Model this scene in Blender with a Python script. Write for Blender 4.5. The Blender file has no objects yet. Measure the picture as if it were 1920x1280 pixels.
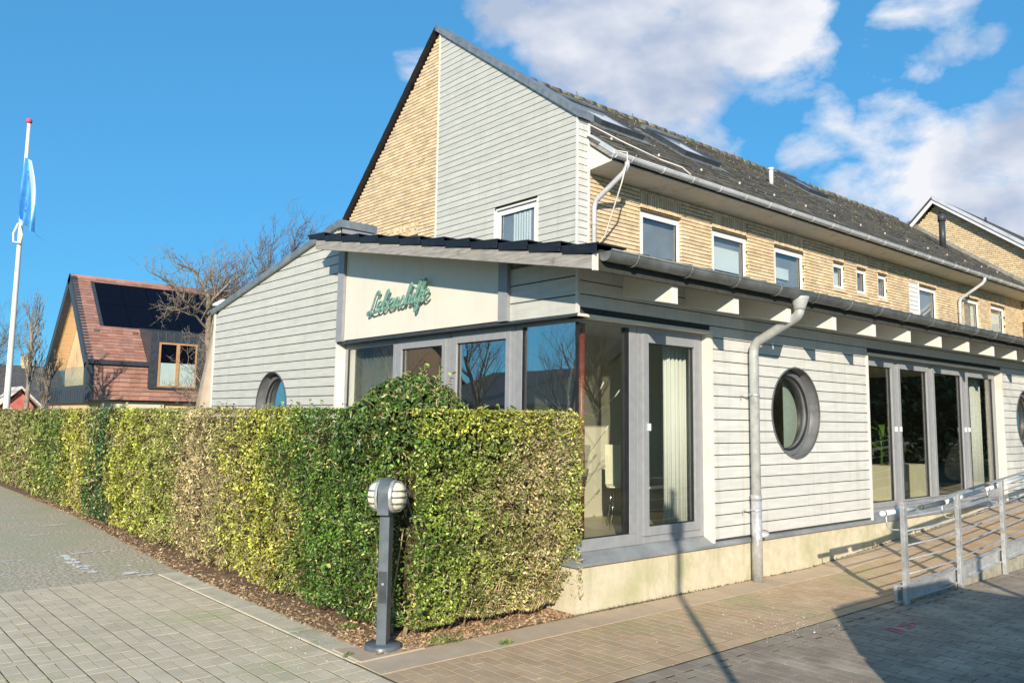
import bpy, bmesh, math, random
import numpy as np
from mathutils import Vector, Matrix
random.seed(7); rng = np.random.default_rng(11)
PI = math.pi
scene = bpy.context.scene
C = scene.collection

# ------------------------------------------------------------------ camera
F_PX, PY_PX = 1540.9, 611.98
CAM = np.array([-5.1672, -5.0754, 1.65])
R_ = np.array([0.75444522, -0.65620628, 0.01434307])
U_ = np.array([-0.08482516, -0.07580847, 0.99350781])
W_ = np.array([0.65085874, 0.75076387, 0.11285614])
cd = bpy.data.cameras.new('camera'); cam = bpy.data.objects.new('camera', cd); C.objects.link(cam)
M = Matrix(((R_[0], U_[0], -W_[0], CAM[0]), (R_[1], U_[1], -W_[1], CAM[1]), (R_[2], U_[2], -W_[2], CAM[2]), (0, 0, 0, 1)))
cam.matrix_world = M
cd.sensor_width = 36; cd.lens = F_PX / 1920 * 36
cd.shift_y = -(640 - PY_PX) / 1920
cd.clip_start = .05; cd.clip_end = 3000
scene.camera = cam

def ray(x, y): return R_ * (x - 960) / F_PX + U_ * (PY_PX - y) / F_PX + W_
def proj(p):
    v = np.array(p, float) - CAM; z = v @ W_
    return 960 + F_PX * (v @ R_) / z, PY_PX - F_PX * (v @ U_) / z, z
def on(x, y, ax, val):
    d = ray(x, y); return CAM + d * ((val - CAM[ax]) / d[ax])
def at_depth(x, y, D): return CAM + ray(x, y) * D

# ------------------------------------------------------------------ sun, sky, exposure
SUN_EL = math.radians(19.3)
ld = bpy.data.lights.new('sun', 'SUN'); ld.energy = 5.0; ld.angle = math.radians(.53); ld.color = (1, .89, .74)
sun = bpy.data.objects.new('sun', ld); C.objects.link(sun)
sdir = Vector((-math.cos(SUN_EL) * .7071, -math.cos(SUN_EL) * .7071, math.sin(SUN_EL)))
sun.rotation_euler = sdir.to_track_quat('Z', 'Y').to_euler(); sun.location = sdir * 60
world = bpy.data.worlds.new('World'); scene.world = world; world.use_nodes = True
wt = world.node_tree; wn = wt.nodes; wl = wt.links
for n in list(wn): wn.remove(n)
def N(t, kind, **kw):
    n = t.nodes.new(kind)
    for k, v in kw.items():
        if k.startswith('i_'): n.inputs[k[2:].replace('_', ' ')].default_value = v
        elif k.startswith('n_'): n.inputs[int(k[2:])].default_value = v
        else: setattr(n, k, v)
    return n
def math_(t, op, a, b=None, c=None, clamp=False):
    n = t.nodes.new('ShaderNodeMath'); n.operation = op; n.use_clamp = clamp
    for i, v in enumerate((a, b, c)):
        if v is None: continue
        if isinstance(v, (int, float)): n.inputs[i].default_value = v
        else: t.links.new(v, n.inputs[i])
    return n.outputs[0]
sky = N(wt, 'ShaderNodeTexSky', sky_type='NISHITA', sun_disc=False)
sky.sun_elevation = SUN_EL; sky.sun_rotation = math.radians(225); sky.altitude = 0
sky.air_density = 1.0; sky.dust_density = .0; sky.ozone_density = 4.0
tc = N(wt, 'ShaderNodeTexCoord'); DIRV = tc.outputs['Generated']
def blob(px, py, rpx, wgt):
    d = ray(px, py); d = d / np.linalg.norm(d)
    vm = N(wt, 'ShaderNodeVectorMath', operation='DOT_PRODUCT'); wl.new(DIRV, vm.inputs[0]); vm.inputs[1].default_value = tuple(d)
    mr = N(wt, 'ShaderNodeMapRange', interpolation_type='SMOOTHSTEP'); wl.new(vm.outputs['Value'], mr.inputs['Value'])
    mr.inputs['From Min'].default_value = math.cos(rpx / F_PX); mr.inputs['From Max'].default_value = math.cos(rpx * .15 / F_PX)
    mr.inputs['To Min'].default_value = 0; mr.inputs['To Max'].default_value = wgt
    return mr.outputs[0]
acc = None
for b in [(1010, -20, 190, .8), (1130, 70, 200, .9), (1260, 130, 200, .9), (1390, 20, 190, 1.0), (1240, 10, 240, .9), (1440, 120, 150, .6),
          (785, 105, 90, .50), (1740, 55, 150, .42), (1360, 255, 110, .6), (1540, 275, 120, .6), (1700, 310, 170, .8), (1830, 350, 200, .95), (1880, 275, 150, .62),
          (2060, 350, 260, .9), (1620, 350, 120, .7)]:
    o = blob(*b); acc = o if acc is None else math_(wt, 'MAXIMUM', acc, o)
mp = N(wt, 'ShaderNodeMapping'); mp.inputs['Scale'].default_value = (1, 1, 1.7); wl.new(DIRV, mp.inputs['Vector'])
nz = N(wt, 'ShaderNodeTexNoise', i_Scale=7.5, i_Detail=11.0, i_Roughness=.56, i_Distortion=.22); wl.new(mp.outputs[0], nz.inputs['Vector'])
nz2 = N(wt, 'ShaderNodeTexNoise', i_Scale=2.2, i_Detail=3.0); wl.new(DIRV, nz2.inputs['Vector'])
gen = math_(wt, 'MULTIPLY', math_(wt, 'SUBTRACT', nz2.outputs['Fac'], .47), 3.6, clamp=True)
sep = N(wt, 'ShaderNodeSeparateXYZ'); wl.new(DIRV, sep.inputs[0])
view = N(wt, 'ShaderNodeVectorMath', operation='DOT_PRODUCT'); wl.new(DIRV, view.inputs[0]); view.inputs[1].default_value = tuple(ray(800, 300) / np.linalg.norm(ray(800, 300)))
off = N(wt, 'ShaderNodeMapRange'); wl.new(view.outputs['Value'], off.inputs['Value']); off.inputs['From Min'].default_value = .75; off.inputs['From Max'].default_value = .5
gen = math_(wt, 'MULTIPLY', gen, off.outputs[0])  # clouds added out of view to give neutral fill light
acc = math_(wt, 'MAXIMUM', acc, gen)
dens = math_(wt, 'ADD', acc, math_(wt, 'MULTIPLY', math_(wt, 'SUBTRACT', nz.outputs['Fac'], .5), 2.0))
dens = math_(wt, 'MULTIPLY', math_(wt, 'SUBTRACT', dens, .37), 2.6, clamp=True)
dens = math_(wt, 'MULTIPLY', dens, math_(wt, 'MULTIPLY', acc, 6.0, clamp=True))
sh = N(wt, 'ShaderNodeTexNoise', i_Scale=5.0, i_Detail=6.0, i_Roughness=.5)
mo = N(wt, 'ShaderNodeMapping'); mo.inputs['Location'].default_value = (.3, .1, -.05); wl.new(mp.outputs[0], mo.inputs['Vector']); wl.new(mo.outputs[0], sh.inputs['Vector'])
cr = N(wt, 'ShaderNodeValToRGB'); cr.color_ramp.elements[0].position = .40; cr.color_ramp.elements[0].color = (3.7, 4.4, 5.8, 1)
cr.color_ramp.elements[1].position = .58; cr.color_ramp.elements[1].color = (7.3, 7.4, 7.8, 1); wl.new(sh.outputs['Fac'], cr.inputs[0])
gm = N(wt, 'ShaderNodeGamma', i_Gamma=.42); wl.new(sky.outputs[0], gm.inputs['Color'])
hs = N(wt, 'ShaderNodeVectorMath', operation='MULTIPLY'); wl.new(gm.outputs[0], hs.inputs[0]); hs.inputs[1].default_value = (.68, 2.13, 3.30)
mx = N(wt, 'ShaderNodeMix', data_type='RGBA'); wl.new(dens, mx.inputs[0]); wl.new(hs.outputs[0], mx.inputs[6]); wl.new(cr.outputs[0], mx.inputs[7])
bg = N(wt, 'ShaderNodeBackground', i_Strength=.1); wl.new(mx.outputs[2], bg.inputs['Color'])
wo = N(wt, 'ShaderNodeOutputWorld'); wl.new(bg.outputs[0], wo.inputs['Surface'])
scene.view_settings.view_transform = 'Standard'; scene.view_settings.look = 'None'
scene.view_settings.exposure = .32; scene.view_settings.gamma = 1; scene.view_settings.use_curve_mapping = False
scene.cycles.max_bounces = 8; scene.cycles.transparent_max_bounces = 16; scene.cycles.use_denoising = True

# ------------------------------------------------------------------ materials
MATS = {}
def mat(name, c1, c2=None, scale=8.0, rough=.6, bump=0.0, bscale=None, metal=0.0, rnd=0.0, stretch=None, detail=6, contrast=(.35, .65),
        c3=None, s3=1.2, t3=(.5, .62), spec=.5, attr=None, islands=False, coat=0.0, streak=None):
    if name in MATS: return MATS[name]
    m = bpy.data.materials.new(name); m.use_nodes = True; t = m.node_tree; p = t.nodes['Principled BSDF']
    p.inputs['Roughness'].default_value = rough; p.inputs['Metallic'].default_value = metal
    p.inputs['Specular IOR Level'].default_value = spec; p.inputs['Coat Weight'].default_value = coat
    geo = N(t, 'ShaderNodeNewGeometry'); pos = geo.outputs['Position']
    if stretch:
        mm = N(t, 'ShaderNodeMapping'); mm.inputs['Scale'].default_value = stretch; t.links.new(pos, mm.inputs[0]); pos = mm.outputs[0]
    nz = N(t, 'ShaderNodeTexNoise', i_Scale=scale, i_Detail=float(detail), i_Roughness=.6); t.links.new(pos, nz.inputs['Vector'])
    fac = N(t, 'ShaderNodeMapRange'); t.links.new(nz.outputs['Fac'], fac.inputs['Value']); fac.inputs['From Min'].default_value = contrast[0]; fac.inputs['From Max'].default_value = contrast[1]
    if attr:
        a = N(t, 'ShaderNodeAttribute', attribute_name=attr); col = a.outputs['Color']
        hv = N(t, 'ShaderNodeHueSaturation'); t.links.new(col, hv.inputs['Color'])
        t.links.new(math_(t, 'ADD', math_(t, 'MULTIPLY', fac.outputs[0], .3), .85), hv.inputs['Value']); col = hv.outputs[0]
    else:
        mx = N(t, 'ShaderNodeMix', data_type='RGBA'); t.links.new(fac.outputs[0], mx.inputs[0])
        mx.inputs[6].default_value = (*c1, 1); mx.inputs[7].default_value = (*(c2 or c1), 1); col = mx.outputs[2]
    if c3:
        n3 = N(t, 'ShaderNodeTexNoise', i_Scale=s3, i_Detail=7.0, i_Roughness=.65); t.links.new(geo.outputs['Position'], n3.inputs['Vector'])
        f3 = N(t, 'ShaderNodeMapRange'); t.links.new(n3.outputs['Fac'], f3.inputs['Value']); f3.inputs['From Min'].default_value = t3[0]; f3.inputs['From Max'].default_value = t3[1]
        m3 = N(t, 'ShaderNodeMix', data_type='RGBA'); t.links.new(f3.outputs[0], m3.inputs[0]); t.links.new(col, m3.inputs[6]); m3.inputs[7].default_value = (*c3, 1); col = m3.outputs[2]
    if streak:   # vertical weather streaks
        ms = N(t, 'ShaderNodeMapping'); ms.inputs['Scale'].default_value = (9, 9, .7); t.links.new(geo.outputs['Position'], ms.inputs[0])
        ns = N(t, 'ShaderNodeTexNoise', i_Scale=1.0, i_Detail=5.0, i_Roughness=.6); t.links.new(ms.outputs[0], ns.inputs['Vector'])
        fs = N(t, 'ShaderNodeMapRange'); t.links.new(ns.outputs['Fac'], fs.inputs['Value']); fs.inputs['From Min'].default_value = .52; fs.inputs['From Max'].default_value = .78
        fs.inputs['To Max'].default_value = streak[3]
        m4 = N(t, 'ShaderNodeMix', data_type='RGBA'); t.links.new(fs.outputs[0], m4.inputs[0]); t.links.new(col, m4.inputs[6]); m4.inputs[7].default_value = (*streak[:3], 1); col = m4.outputs[2]
    if rnd:
        oi = N(t, 'ShaderNodeObjectInfo'); s = math_(t, 'ADD', oi.outputs['Random'], geo.outputs['Random Per Island']); s = math_(t, 'FRACT', s)
        hv = N(t, 'ShaderNodeHueSaturation'); t.links.new(col, hv.inputs['Color'])
        t.links.new(math_(t, 'ADD', math_(t, 'MULTIPLY', s, 2 * rnd), 1 - rnd), hv.inputs['Value'])
        s2 = math_(t, 'FRACT', math_(t, 'MULTIPLY', s, 7.13)); t.links.new(math_(t, 'ADD', math_(t, 'MULTIPLY', s2, rnd), 1 - rnd * .5), hv.inputs['Saturation']); col = hv.outputs[0]
    t.links.new(col, p.inputs['Base Color'])
    rn = math_(t, 'ADD', math_(t, 'MULTIPLY', fac.outputs[0], .16), rough - .08, clamp=True); t.links.new(rn, p.inputs['Roughness'])
    if bump:
        bn = N(t, 'ShaderNodeTexNoise', i_Scale=bscale or scale * 3, i_Detail=5.0); t.links.new(pos, bn.inputs['Vector'])
        b = N(t, 'ShaderNodeBump', i_Strength=bump, i_Distance=.02); t.links.new(bn.outputs['Fac'], b.inputs['Height']); t.links.new(b.outputs[0], p.inputs['Normal'])
    MATS[name] = m; return m
def glass(name, tint=(.75, .8, .78), ior=1.5, wob=.0015, refl=1.0):
    m = bpy.data.materials.new(name); m.use_nodes = True; t = m.node_tree
    for n in list(t.nodes): t.nodes.remove(n)
    out = N(t, 'ShaderNodeOutputMaterial'); tr = N(t, 'ShaderNodeBsdfTransparent'); tr.inputs[0].default_value = (*tint, 1)
    gl = N(t, 'ShaderNodeBsdfGlossy', i_Roughness=.004); gl.inputs[0].default_value = (.95, .97, .96, 1)
    geo = N(t, 'ShaderNodeNewGeometry'); dt = N(t, 'ShaderNodeVectorMath', operation='DOT_PRODUCT'); t.links.new(geo.outputs['Normal'], dt.inputs[0]); t.links.new(geo.outputs['Incoming'], dt.inputs[1])
    f0 = ((ior - 1) / (ior + 1)) ** 2; g1_ = math_(t, 'SUBTRACT', 1.0, math_(t, 'ABSOLUTE', dt.outputs['Value']), clamp=True)
    frs = math_(t, 'ADD', math_(t, 'MULTIPLY', math_(t, 'POWER', g1_, 5.0), 1 - f0), f0)
    nz = N(t, 'ShaderNodeTexNoise', i_Scale=1.6, i_Detail=1.0); t.links.new(geo.outputs['Position'], nz.inputs['Vector'])
    b = N(t, 'ShaderNodeBump', i_Strength=1.0, i_Distance=wob); t.links.new(nz.outputs['Fac'], b.inputs['Height'])
    t.links.new(b.outputs[0], gl.inputs['Normal'])
    ms = N(t, 'ShaderNodeMixShader'); t.links.new(math_(t, 'MULTIPLY', frs, refl, clamp=True), ms.inputs[0]); t.links.new(tr.outputs[0], ms.inputs[1]); t.links.new(gl.outputs[0], ms.inputs[2])
    t.links.new(ms.outputs[0], out.inputs[0]); return m
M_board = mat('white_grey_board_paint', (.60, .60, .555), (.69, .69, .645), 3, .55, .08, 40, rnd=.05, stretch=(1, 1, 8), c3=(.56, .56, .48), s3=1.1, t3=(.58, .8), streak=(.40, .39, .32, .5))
M_board_shade = mat('shaded_board_paint', (.50, .505, .455), (.58, .585, .53), 3, .55, .06, 40, rnd=.035, stretch=(1, 1, 8), c3=(.47, .475, .41), s3=1.1, t3=(.58, .8), streak=(.36, .37, .32, .35))  # greyer copy of the board paint, standing for weaker light on left-facing walls
M_gap = mat('dark_joint', (.035, .035, .03), (.06, .06, .05), 20, .9)
M_trim = mat('cream_trim_paint', (.70, .67, .58), (.76, .73, .64), 5, .5, .04, streak=(.5, .47, .38, .4))
M_panel = mat('cream_panel', (.70, .665, .56), (.74, .705, .60), 2, .5, .02, streak=(.5, .48, .42, .25))
M_frame = mat('grey_window_frame', (.275, .283, .29), (.315, .323, .33), 12, .38, .01)
M_gasket = mat('black_gasket', (.012, .012, .014), (.02, .02, .02), 8, .5)
M_sleeve = mat('dark_grey_sleeve', (.12, .125, .13), (.16, .165, .17), 9, .4, .02)
M_zincd = mat('dark_weathered_zinc', (.13, .142, .14), (.22, .235, .23), 6, .4, .06, 30, metal=.3, c3=(.30, .31, .30), s3=4, t3=(.55, .75))
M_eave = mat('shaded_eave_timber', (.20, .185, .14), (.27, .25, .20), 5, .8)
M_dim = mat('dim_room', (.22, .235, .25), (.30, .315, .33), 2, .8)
M_dark = mat('anthracite_metal', (.035, .042, .05), (.055, .062, .07), 9, .45, .02)
M_zinc = mat('aged_zinc', (.27, .285, .28), (.38, .395, .385), 7, .42, .06, 30, metal=.55, c3=(.20, .22, .20), s3=3, t3=(.5, .7))
M_zincb = mat('bright_zinc', (.56, .575, .58), (.68, .69, .70), 6, .33, .04, 30, metal=.15, c3=(.40, .41, .41), s3=3, t3=(.52, .7))
M_sill = mat('zinc_flashing', (.28, .30, .31), (.40, .42, .43), 3, .45, .08, 12, metal=.3, c3=(.23, .25, .25), s3=2.5, t3=(.45, .7))
M_galv = mat('galvanised_steel', (.48, .49, .49), (.62, .63, .63), 25, .42, .03, metal=.45, c3=(.4, .41, .4), s3=4)
M_plinth = mat('cream_render', (.58, .51, .355), (.69, .62, .46), 9, .85, .35, 120, c3=(.47, .45, .26), s3=2.2, t3=(.48, .66), streak=(.40, .37, .22, .6))
M_brick = mat('yellow_brick', (.64, .485, .295), (.75, .60, .39), 6, .85, .25, 60, rnd=.15)
M_mortar = mat('brick_mortar', (.13, .09, .05), (.20, .145, .085), 30, .95, .2)
M_brick2 = mat('pale_brick', (.64, .50, .30), (.74, .60, .38), 6, .85, .2, 60, rnd=.13)
M_tile = mat('mossy_roof_tile', (.050, .043, .036), (.115, .10, .082), 5, .9, .5, 25, rnd=.3, c3=(.145, .14, .085), s3=2.2, t3=(.52, .66))
M_ridge = mat('mossy_ridge', (.08, .07, .05), (.17, .15, .10), 6, .95, .6, 20, c3=(.24, .22, .12), s3=3, t3=(.45, .6))
M_black = mat('black_verge_tile', (.006, .007, .010), (.014, .016, .022), 10, .5, .05, rnd=.2)
M_wood = mat('weathered_timber', (.24, .225, .20), (.40, .38, .34), 3, .8, .25, 30, stretch=(1.5, 1.5, 14), c3=(.17, .16, .14), s3=5, t3=(.6, .75))
M_white = mat('white_pvc', (.74, .74, .72), (.80, .80, .78), 6, .35)
M_whitep = mat('white_soffit_paint', (.66, .62, .54), (.74, .70, .62), 4, .6, .05, c3=(.46, .42, .32), s3=3.5, t3=(.56, .72))
M_raft = mat('cream_rafter_paint', (.76, .73, .64), (.80, .77, .68), 4, .6, .03)
M_red = mat('red_steel_paint', (.18, .035, .025), (.25, .05, .035), 8, .4)
M_curtain = mat('white_curtain', (.80, .83, .80), (.84, .87, .84), 4, .9)
M_wallin = mat('interior_paint', (.74, .71, .56), (.78, .75, .60), 3, .8)
M_wallin2 = mat('interior_dark_wood', (.10, .055, .03), (.16, .09, .05), 5, .7, stretch=(1, 1, .2))
M_floorin = mat('light_wood_floor', (.50, .43, .28), (.60, .52, .36), 3, .4, stretch=(4, 1, 1))
M_chrome = mat('chrome', (.7, .7, .7), None, 5, .12, metal=1.0)
M_cream = mat('cream_laminate', (.68, .64, .46), (.72, .68, .50), 5, .4)
M_sign = mat('sea_green_enamel', (.12, .27, .22), (.20, .37, .31), 18, .5, .1, c3=(.10, .20, .15), s3=12, t3=(.55, .7))
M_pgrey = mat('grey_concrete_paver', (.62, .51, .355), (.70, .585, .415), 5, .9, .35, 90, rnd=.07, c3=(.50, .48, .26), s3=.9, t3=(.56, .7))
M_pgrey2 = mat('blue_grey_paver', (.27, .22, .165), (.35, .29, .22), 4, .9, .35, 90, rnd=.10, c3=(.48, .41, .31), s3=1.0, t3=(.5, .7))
M_pbrown = mat('brown_clay_paver', (.48, .335, .20), (.56, .41, .26), 4, .9, .3, 80, rnd=.07, c3=(.40, .36, .19), s3=.8, t3=(.52, .7))
M_edge = mat('sand_concrete_edging', (.50, .38, .26), (.56, .44, .31), 6, .9, .2, 80, rnd=.05)
M_edge2 = mat('light_concrete_edging', (.56, .49, .36), (.66, .58, .44), 5, .9, .3, 90, rnd=.08, c3=(.30, .31, .16), s3=1.5, t3=(.5, .7))
M_sand = mat('joint_sand', (.05, .042, .025), (.09, .075, .05), 14, .95, .3, c3=(.11, .13, .045), s3=2, t3=(.45, .6))
M_asph = mat('worn_asphalt', (.29, .24, .165), (.78, .65, .47), 30, .9, .12, 120, contrast=(.42, .60), c3=(.44, .42, .26), s3=.9, t3=(.45, .62))
M_soil = mat('soil', (.16, .10, .055), (.28, .19, .11), 12, .95, .8, 50)
M_ground = mat('grass_ground', (.06, .08, .025), (.13, .14, .05), 3, .95, .5, 20)
M_conc = mat('old_concrete', (.26, .24, .18), (.40, .37, .29), 8, .95, .5, 50)
M_litter = mat('leaf_litter', None, None, 12, .9, attr='Col')
M_leaf = mat('hedge_leaf', None, None, 30, .42, attr='Col', spec=.5)
M_core = mat('hedge_twigs', (.045, .035, .015), (.12, .09, .04), 25, .95, .8, 60)
M_twig = mat('tan_twig', (.34, .25, .14), (.50, .38, .22), 20, .85)
M_bark = mat('grey_bark', (.17, .14, .105), (.34, .29, .22), 8, .9, .5, 30)
M_barkd = mat('dark_bark', (.10, .085, .07), (.2, .17, .14), 8, .9, .5, 30)
M_clay = mat('red_clay_shingle', (.33, .165, .12), (.44, .235, .175), 3, .8, .1, rnd=.20, stretch=(1, 1, 3))
M_solar = mat('solar_glass', (.002, .003, .008), (.003, .004, .010), 5, .3, spec=.15)
M_larch = mat('larch_cladding', (.72, .50, .27), (.84, .61, .36), 3, .6, stretch=(1, 1, 10))
M_oak = mat('oak_window_frame', (.46, .26, .11), (.54, .32, .15), 5, .5)
M_frost = mat('frosted_glass', (.42, .52, .48), (.46, .56, .52), 4, .25)
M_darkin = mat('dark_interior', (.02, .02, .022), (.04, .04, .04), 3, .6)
M_pole = mat('white_pole_paint', (.74, .72, .64), (.80, .78, .70), 4, .4)
M_flag = mat('light_blue_flag', (.07, .36, .78), (.12, .44, .84), 5, .8)
M_flagw = mat('white_flag_print', (.7, .75, .8), None, 5, .8)
M_flagd = mat('dark_blue_flag_print', (.02, .08, .28), None, 5, .8)
M_bollard = mat('grey_bollard_paint', (.085, .105, .12), (.12, .14, .155), 10, .38, .03)
M_opal = mat('opal_lamp_glass', (.80, .74, .50), (.84, .78, .55), 6, .25)
M_beige = mat('beige_canvas', (.42, .33, .25), (.50, .41, .32), 5, .9, .2)
M_pinkp = mat('pink_spray_paint', (.75, .06, .14), (.62, .10, .16), 60, .6)
M_wpaint = mat('worn_white_paint', (.90, .88, .80), (.82, .80, .72), 60, .7)
M_shell = mat('pale_grit', (.62, .58, .48), (.75, .72, .64), 30, .8)
M_greenl = mat('plant_leaf', (.05, .12, .02), (.10, .20, .03), 8, .4)
M_roofd = mat('dark_slate_roof', (.06, .06, .062), (.11, .11, .11), 4, .8, .3)
M_redw = mat('faded_red_boards', (.50, .12, .10), (.58, .2, .16), 4, .7)
M_van = mat('white_car_paint', (.78, .78, .78), None, 5, .25, coat=.5)
M_rubber = mat('tyre_rubber', (.02, .02, .02), (.03, .03, .03), 20, .8)
M_evg = mat('dark_evergreen', None, None, 6, .7, attr='Col')
G_win = glass('window_glass', (.84, .88, .86), 4.0, .0012, 1.2)
G_side = glass('right_window_glass', (.95, .96, .93), 2.0, .001, 1.0)
G_up = glass('upper_window_glass', (.92, .94, .94), 1.9)
G_bal = glass('balcony_glass', (.90, .93, .88), 1.1, .001, .35)

# ------------------------------------------------------------------ mesh helpers
class MB:
    def __init__(s): s.v = []; s.f = []; s.m = []; s.smooth = []; s.mi = 0
    def quad(s, *p, sm=False):
        b = len(s.v); s.v += [tuple(q) for q in p]; s.f.append(tuple(range(b, b + len(p)))); s.m.append(s.mi); s.smooth.append(sm); return s
    def hexa(s, p):      # bottom 4 ccw, top 4 ccw
        b = len(s.v); s.v += [tuple(q) for q in p]
        for f in ((0, 3, 2, 1), (4, 5, 6, 7), (0, 1, 5, 4), (1, 2, 6, 5), (2, 3, 7, 6), (3, 0, 4, 7)):
            s.f.append(tuple(b + i for i in f)); s.m.append(s.mi); s.smooth.append(False)
        return s
    def box(s, x0, x1, y0, y1, z0, z1):
        x0, x1 = sorted((x0, x1)); y0, y1 = sorted((y0, y1)); z0, z1 = sorted((z0, z1))
        return s.hexa([(x0, y0, z0), (x1, y0, z0), (x1, y1, z0), (x0, y1, z0), (x0, y0, z1), (x1, y0, z1), (x1, y1, z1), (x0, y1, z1)])
    def prism(s, poly, d):   # poly list of 3D points (planar), extruded by vector d
        n = len(poly); b = len(s.v); s.v += [tuple(q) for q in poly] + [tuple(np.array(q) + np.array(d)) for q in poly]
        s.f.append(tuple(range(b, b + n))); s.f.append(tuple(range(b + 2 * n - 1, b + n - 1, -1))); s.m += [s.mi] * 2; s.smooth += [False] * 2
        for i in range(n):
            j = (i + 1) % n; s.f.append((b + i, b + n + i, b + n + j, b + j)); s.m.append(s.mi); s.smooth.append(False)
        return s
    def tube(s, path, r, n=8, cap=True, sm=True):
        path = [Vector(p) for p in path]; rs = r if isinstance(r, (list, tuple)) else [r] * len(path)
        b = len(s.v); up = None
        for i, p in enumerate(path):
            if i == 0: t = path[1] - p
            elif i == len(path) - 1: t = p - path[i - 1]
            else: t = (path[i + 1] - p).normalized() + (p - path[i - 1]).normalized()
            t = t.normalized() if t.length > 1e-9 else Vector((0, 0, 1))
            if up is None:
                up = Vector((0, 0, 1)) if abs(t.z) < .9 else Vector((1, 0, 0))
            a = t.cross(up)
            if a.length < 1e-6: a = t.cross(Vector((0, 1, .01)))
            a.normalize(); c = a.cross(t).normalized(); up = c
            for k in range(n):
                an = 2 * PI * k / n; s.v.append(tuple(p + (a * math.cos(an) + c * math.sin(an)) * rs[i]))
        for i in range(len(path) - 1):
            for k in range(n):
                k2 = (k + 1) % n; s.f.append((b + i * n + k, b + i * n + k2, b + (i + 1) * n + k2, b + (i + 1) * n + k)); s.m.append(s.mi); s.smooth.append(sm)
        if cap:
            s.f.append(tuple(b + k for k in range(n - 1, -1, -1))); e = b + (len(path) - 1) * n; s.f.append(tuple(e + k for k in range(n))); s.m += [s.mi] * 2; s.smooth += [False] * 2
        return s
    def lathe(s, c, prof, n=24, axis='z'):
        b = len(s.v); c = np.array(c, float)
        for r, h in prof:
            for k in range(n):
                a = 2 * PI * k / n; u, v = r * math.cos(a), r * math.sin(a)
                q = (u, v, h) if axis == 'z' else ((h, u, v) if axis == 'x' else (u, h, v)); s.v.append(tuple(c + np.array(q)))
        for i in range(len(prof) - 1):
            for k in range(n):
                k2 = (k + 1) % n; s.f.append((b + i * n + k, b + i * n + k2, b + (i + 1) * n + k2, b + (i + 1) * n + k)); s.m.append(s.mi); s.smooth.append(True)
        return s
    def mesh(s, name, mats, recalc=True):
        me = bpy.data.meshes.new(name); me.from_pydata(s.v, [], s.f)
        if not isinstance(mats, (list, tuple)): mats = [mats]
        for m in mats: me.materials.append(m)
        me.polygons.foreach_set('material_index', s.m); me.polygons.foreach_set('use_smooth', s.smooth)
        if recalc:
            bm = bmesh.new(); bm.from_mesh(me); bmesh.ops.recalc_face_normals(bm, faces=bm.faces); bm.to_mesh(me); bm.free()
        me.update(); return me
    def build(s, name, mats, parent=None, recalc=True, bevel=0):
        o = bpy.data.objects.new(name, s.mesh(name, mats, recalc)); C.objects.link(o)
        if parent is not None: o.parent = parent
        if bevel:
            bv = o.modifiers.new('bevel', 'BEVEL'); bv.width = bevel; bv.segments = 2; bv.limit_method = 'ANGLE'; bv.angle_limit = math.radians(40); bv.harden_normals = False
        return o
def thing(name, label, cat, group=None):
    o = bpy.data.objects.new(name, None); C.objects.link(o); o['label'] = label; o['category'] = cat
    if group: o['group'] = group
    o.empty_display_size = .2
    return o
def tag(o, label, cat, group=None):
    o['label'] = label; o['category'] = cat
    if group: o['group'] = group
    return o
def struct(o, label=None):
    o['kind'] = 'structure'
    if label: o['label'] = label
    return o
def instance(name, me, loc, parent, rot=None, scale=None):
    o = bpy.data.objects.new(name, me); C.objects.link(o); o.parent = parent; o.location = loc
    if rot is not None: o.rotation_euler = rot
    if scale is not None: o.scale = scale
    return o
def inframe(p):
    x, y, z = proj(p); return z > 0 and -30 < x < 1950 and -30 < y < 1310
def pieces(name, items, mats, parent, limit=300):
    """items: (centre, size(3), rot(euler)). The nearest in view become objects, the rest one stuff mesh."""
    items = sorted(items, key=lambda it: (not inframe(it[0]), float(np.linalg.norm(np.array(it[0]) - CAM))))
    cache = {}
    for c, sz, rot in items[:limit]:
        key = tuple(round(v, 3) for v in sz)
        if key not in cache:
            a, b_, d = [v / 2 for v in key]; cache[key] = MB().box(-a, a, -b_, b_, -d, d).mesh(name, mats)
        instance(name, cache[key], c, parent, rot)
    rest = items[limit:]
    if rest:
        mb = MB()
        for c, sz, rot in rest:
            mt = Matrix.Translation(c) @ (Matrix.Rotation(rot[2], 4, 'Z') @ Matrix.Rotation(rot[1], 4, 'Y') @ Matrix.Rotation(rot[0], 4, 'X')) if rot else Matrix.Translation(c)
            a, b_, d = [v / 2 for v in sz]
            mb.hexa([tuple(mt @ Vector(q)) for q in ((-a, -b_, -d), (a, -b_, -d), (a, b_, -d), (-a, b_, -d), (-a, -b_, d), (a, -b_, d), (a, b_, d), (-a, b_, d))])
        o = mb.build(name + '_field', mats, parent); o['kind'] = 'stuff'
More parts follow.
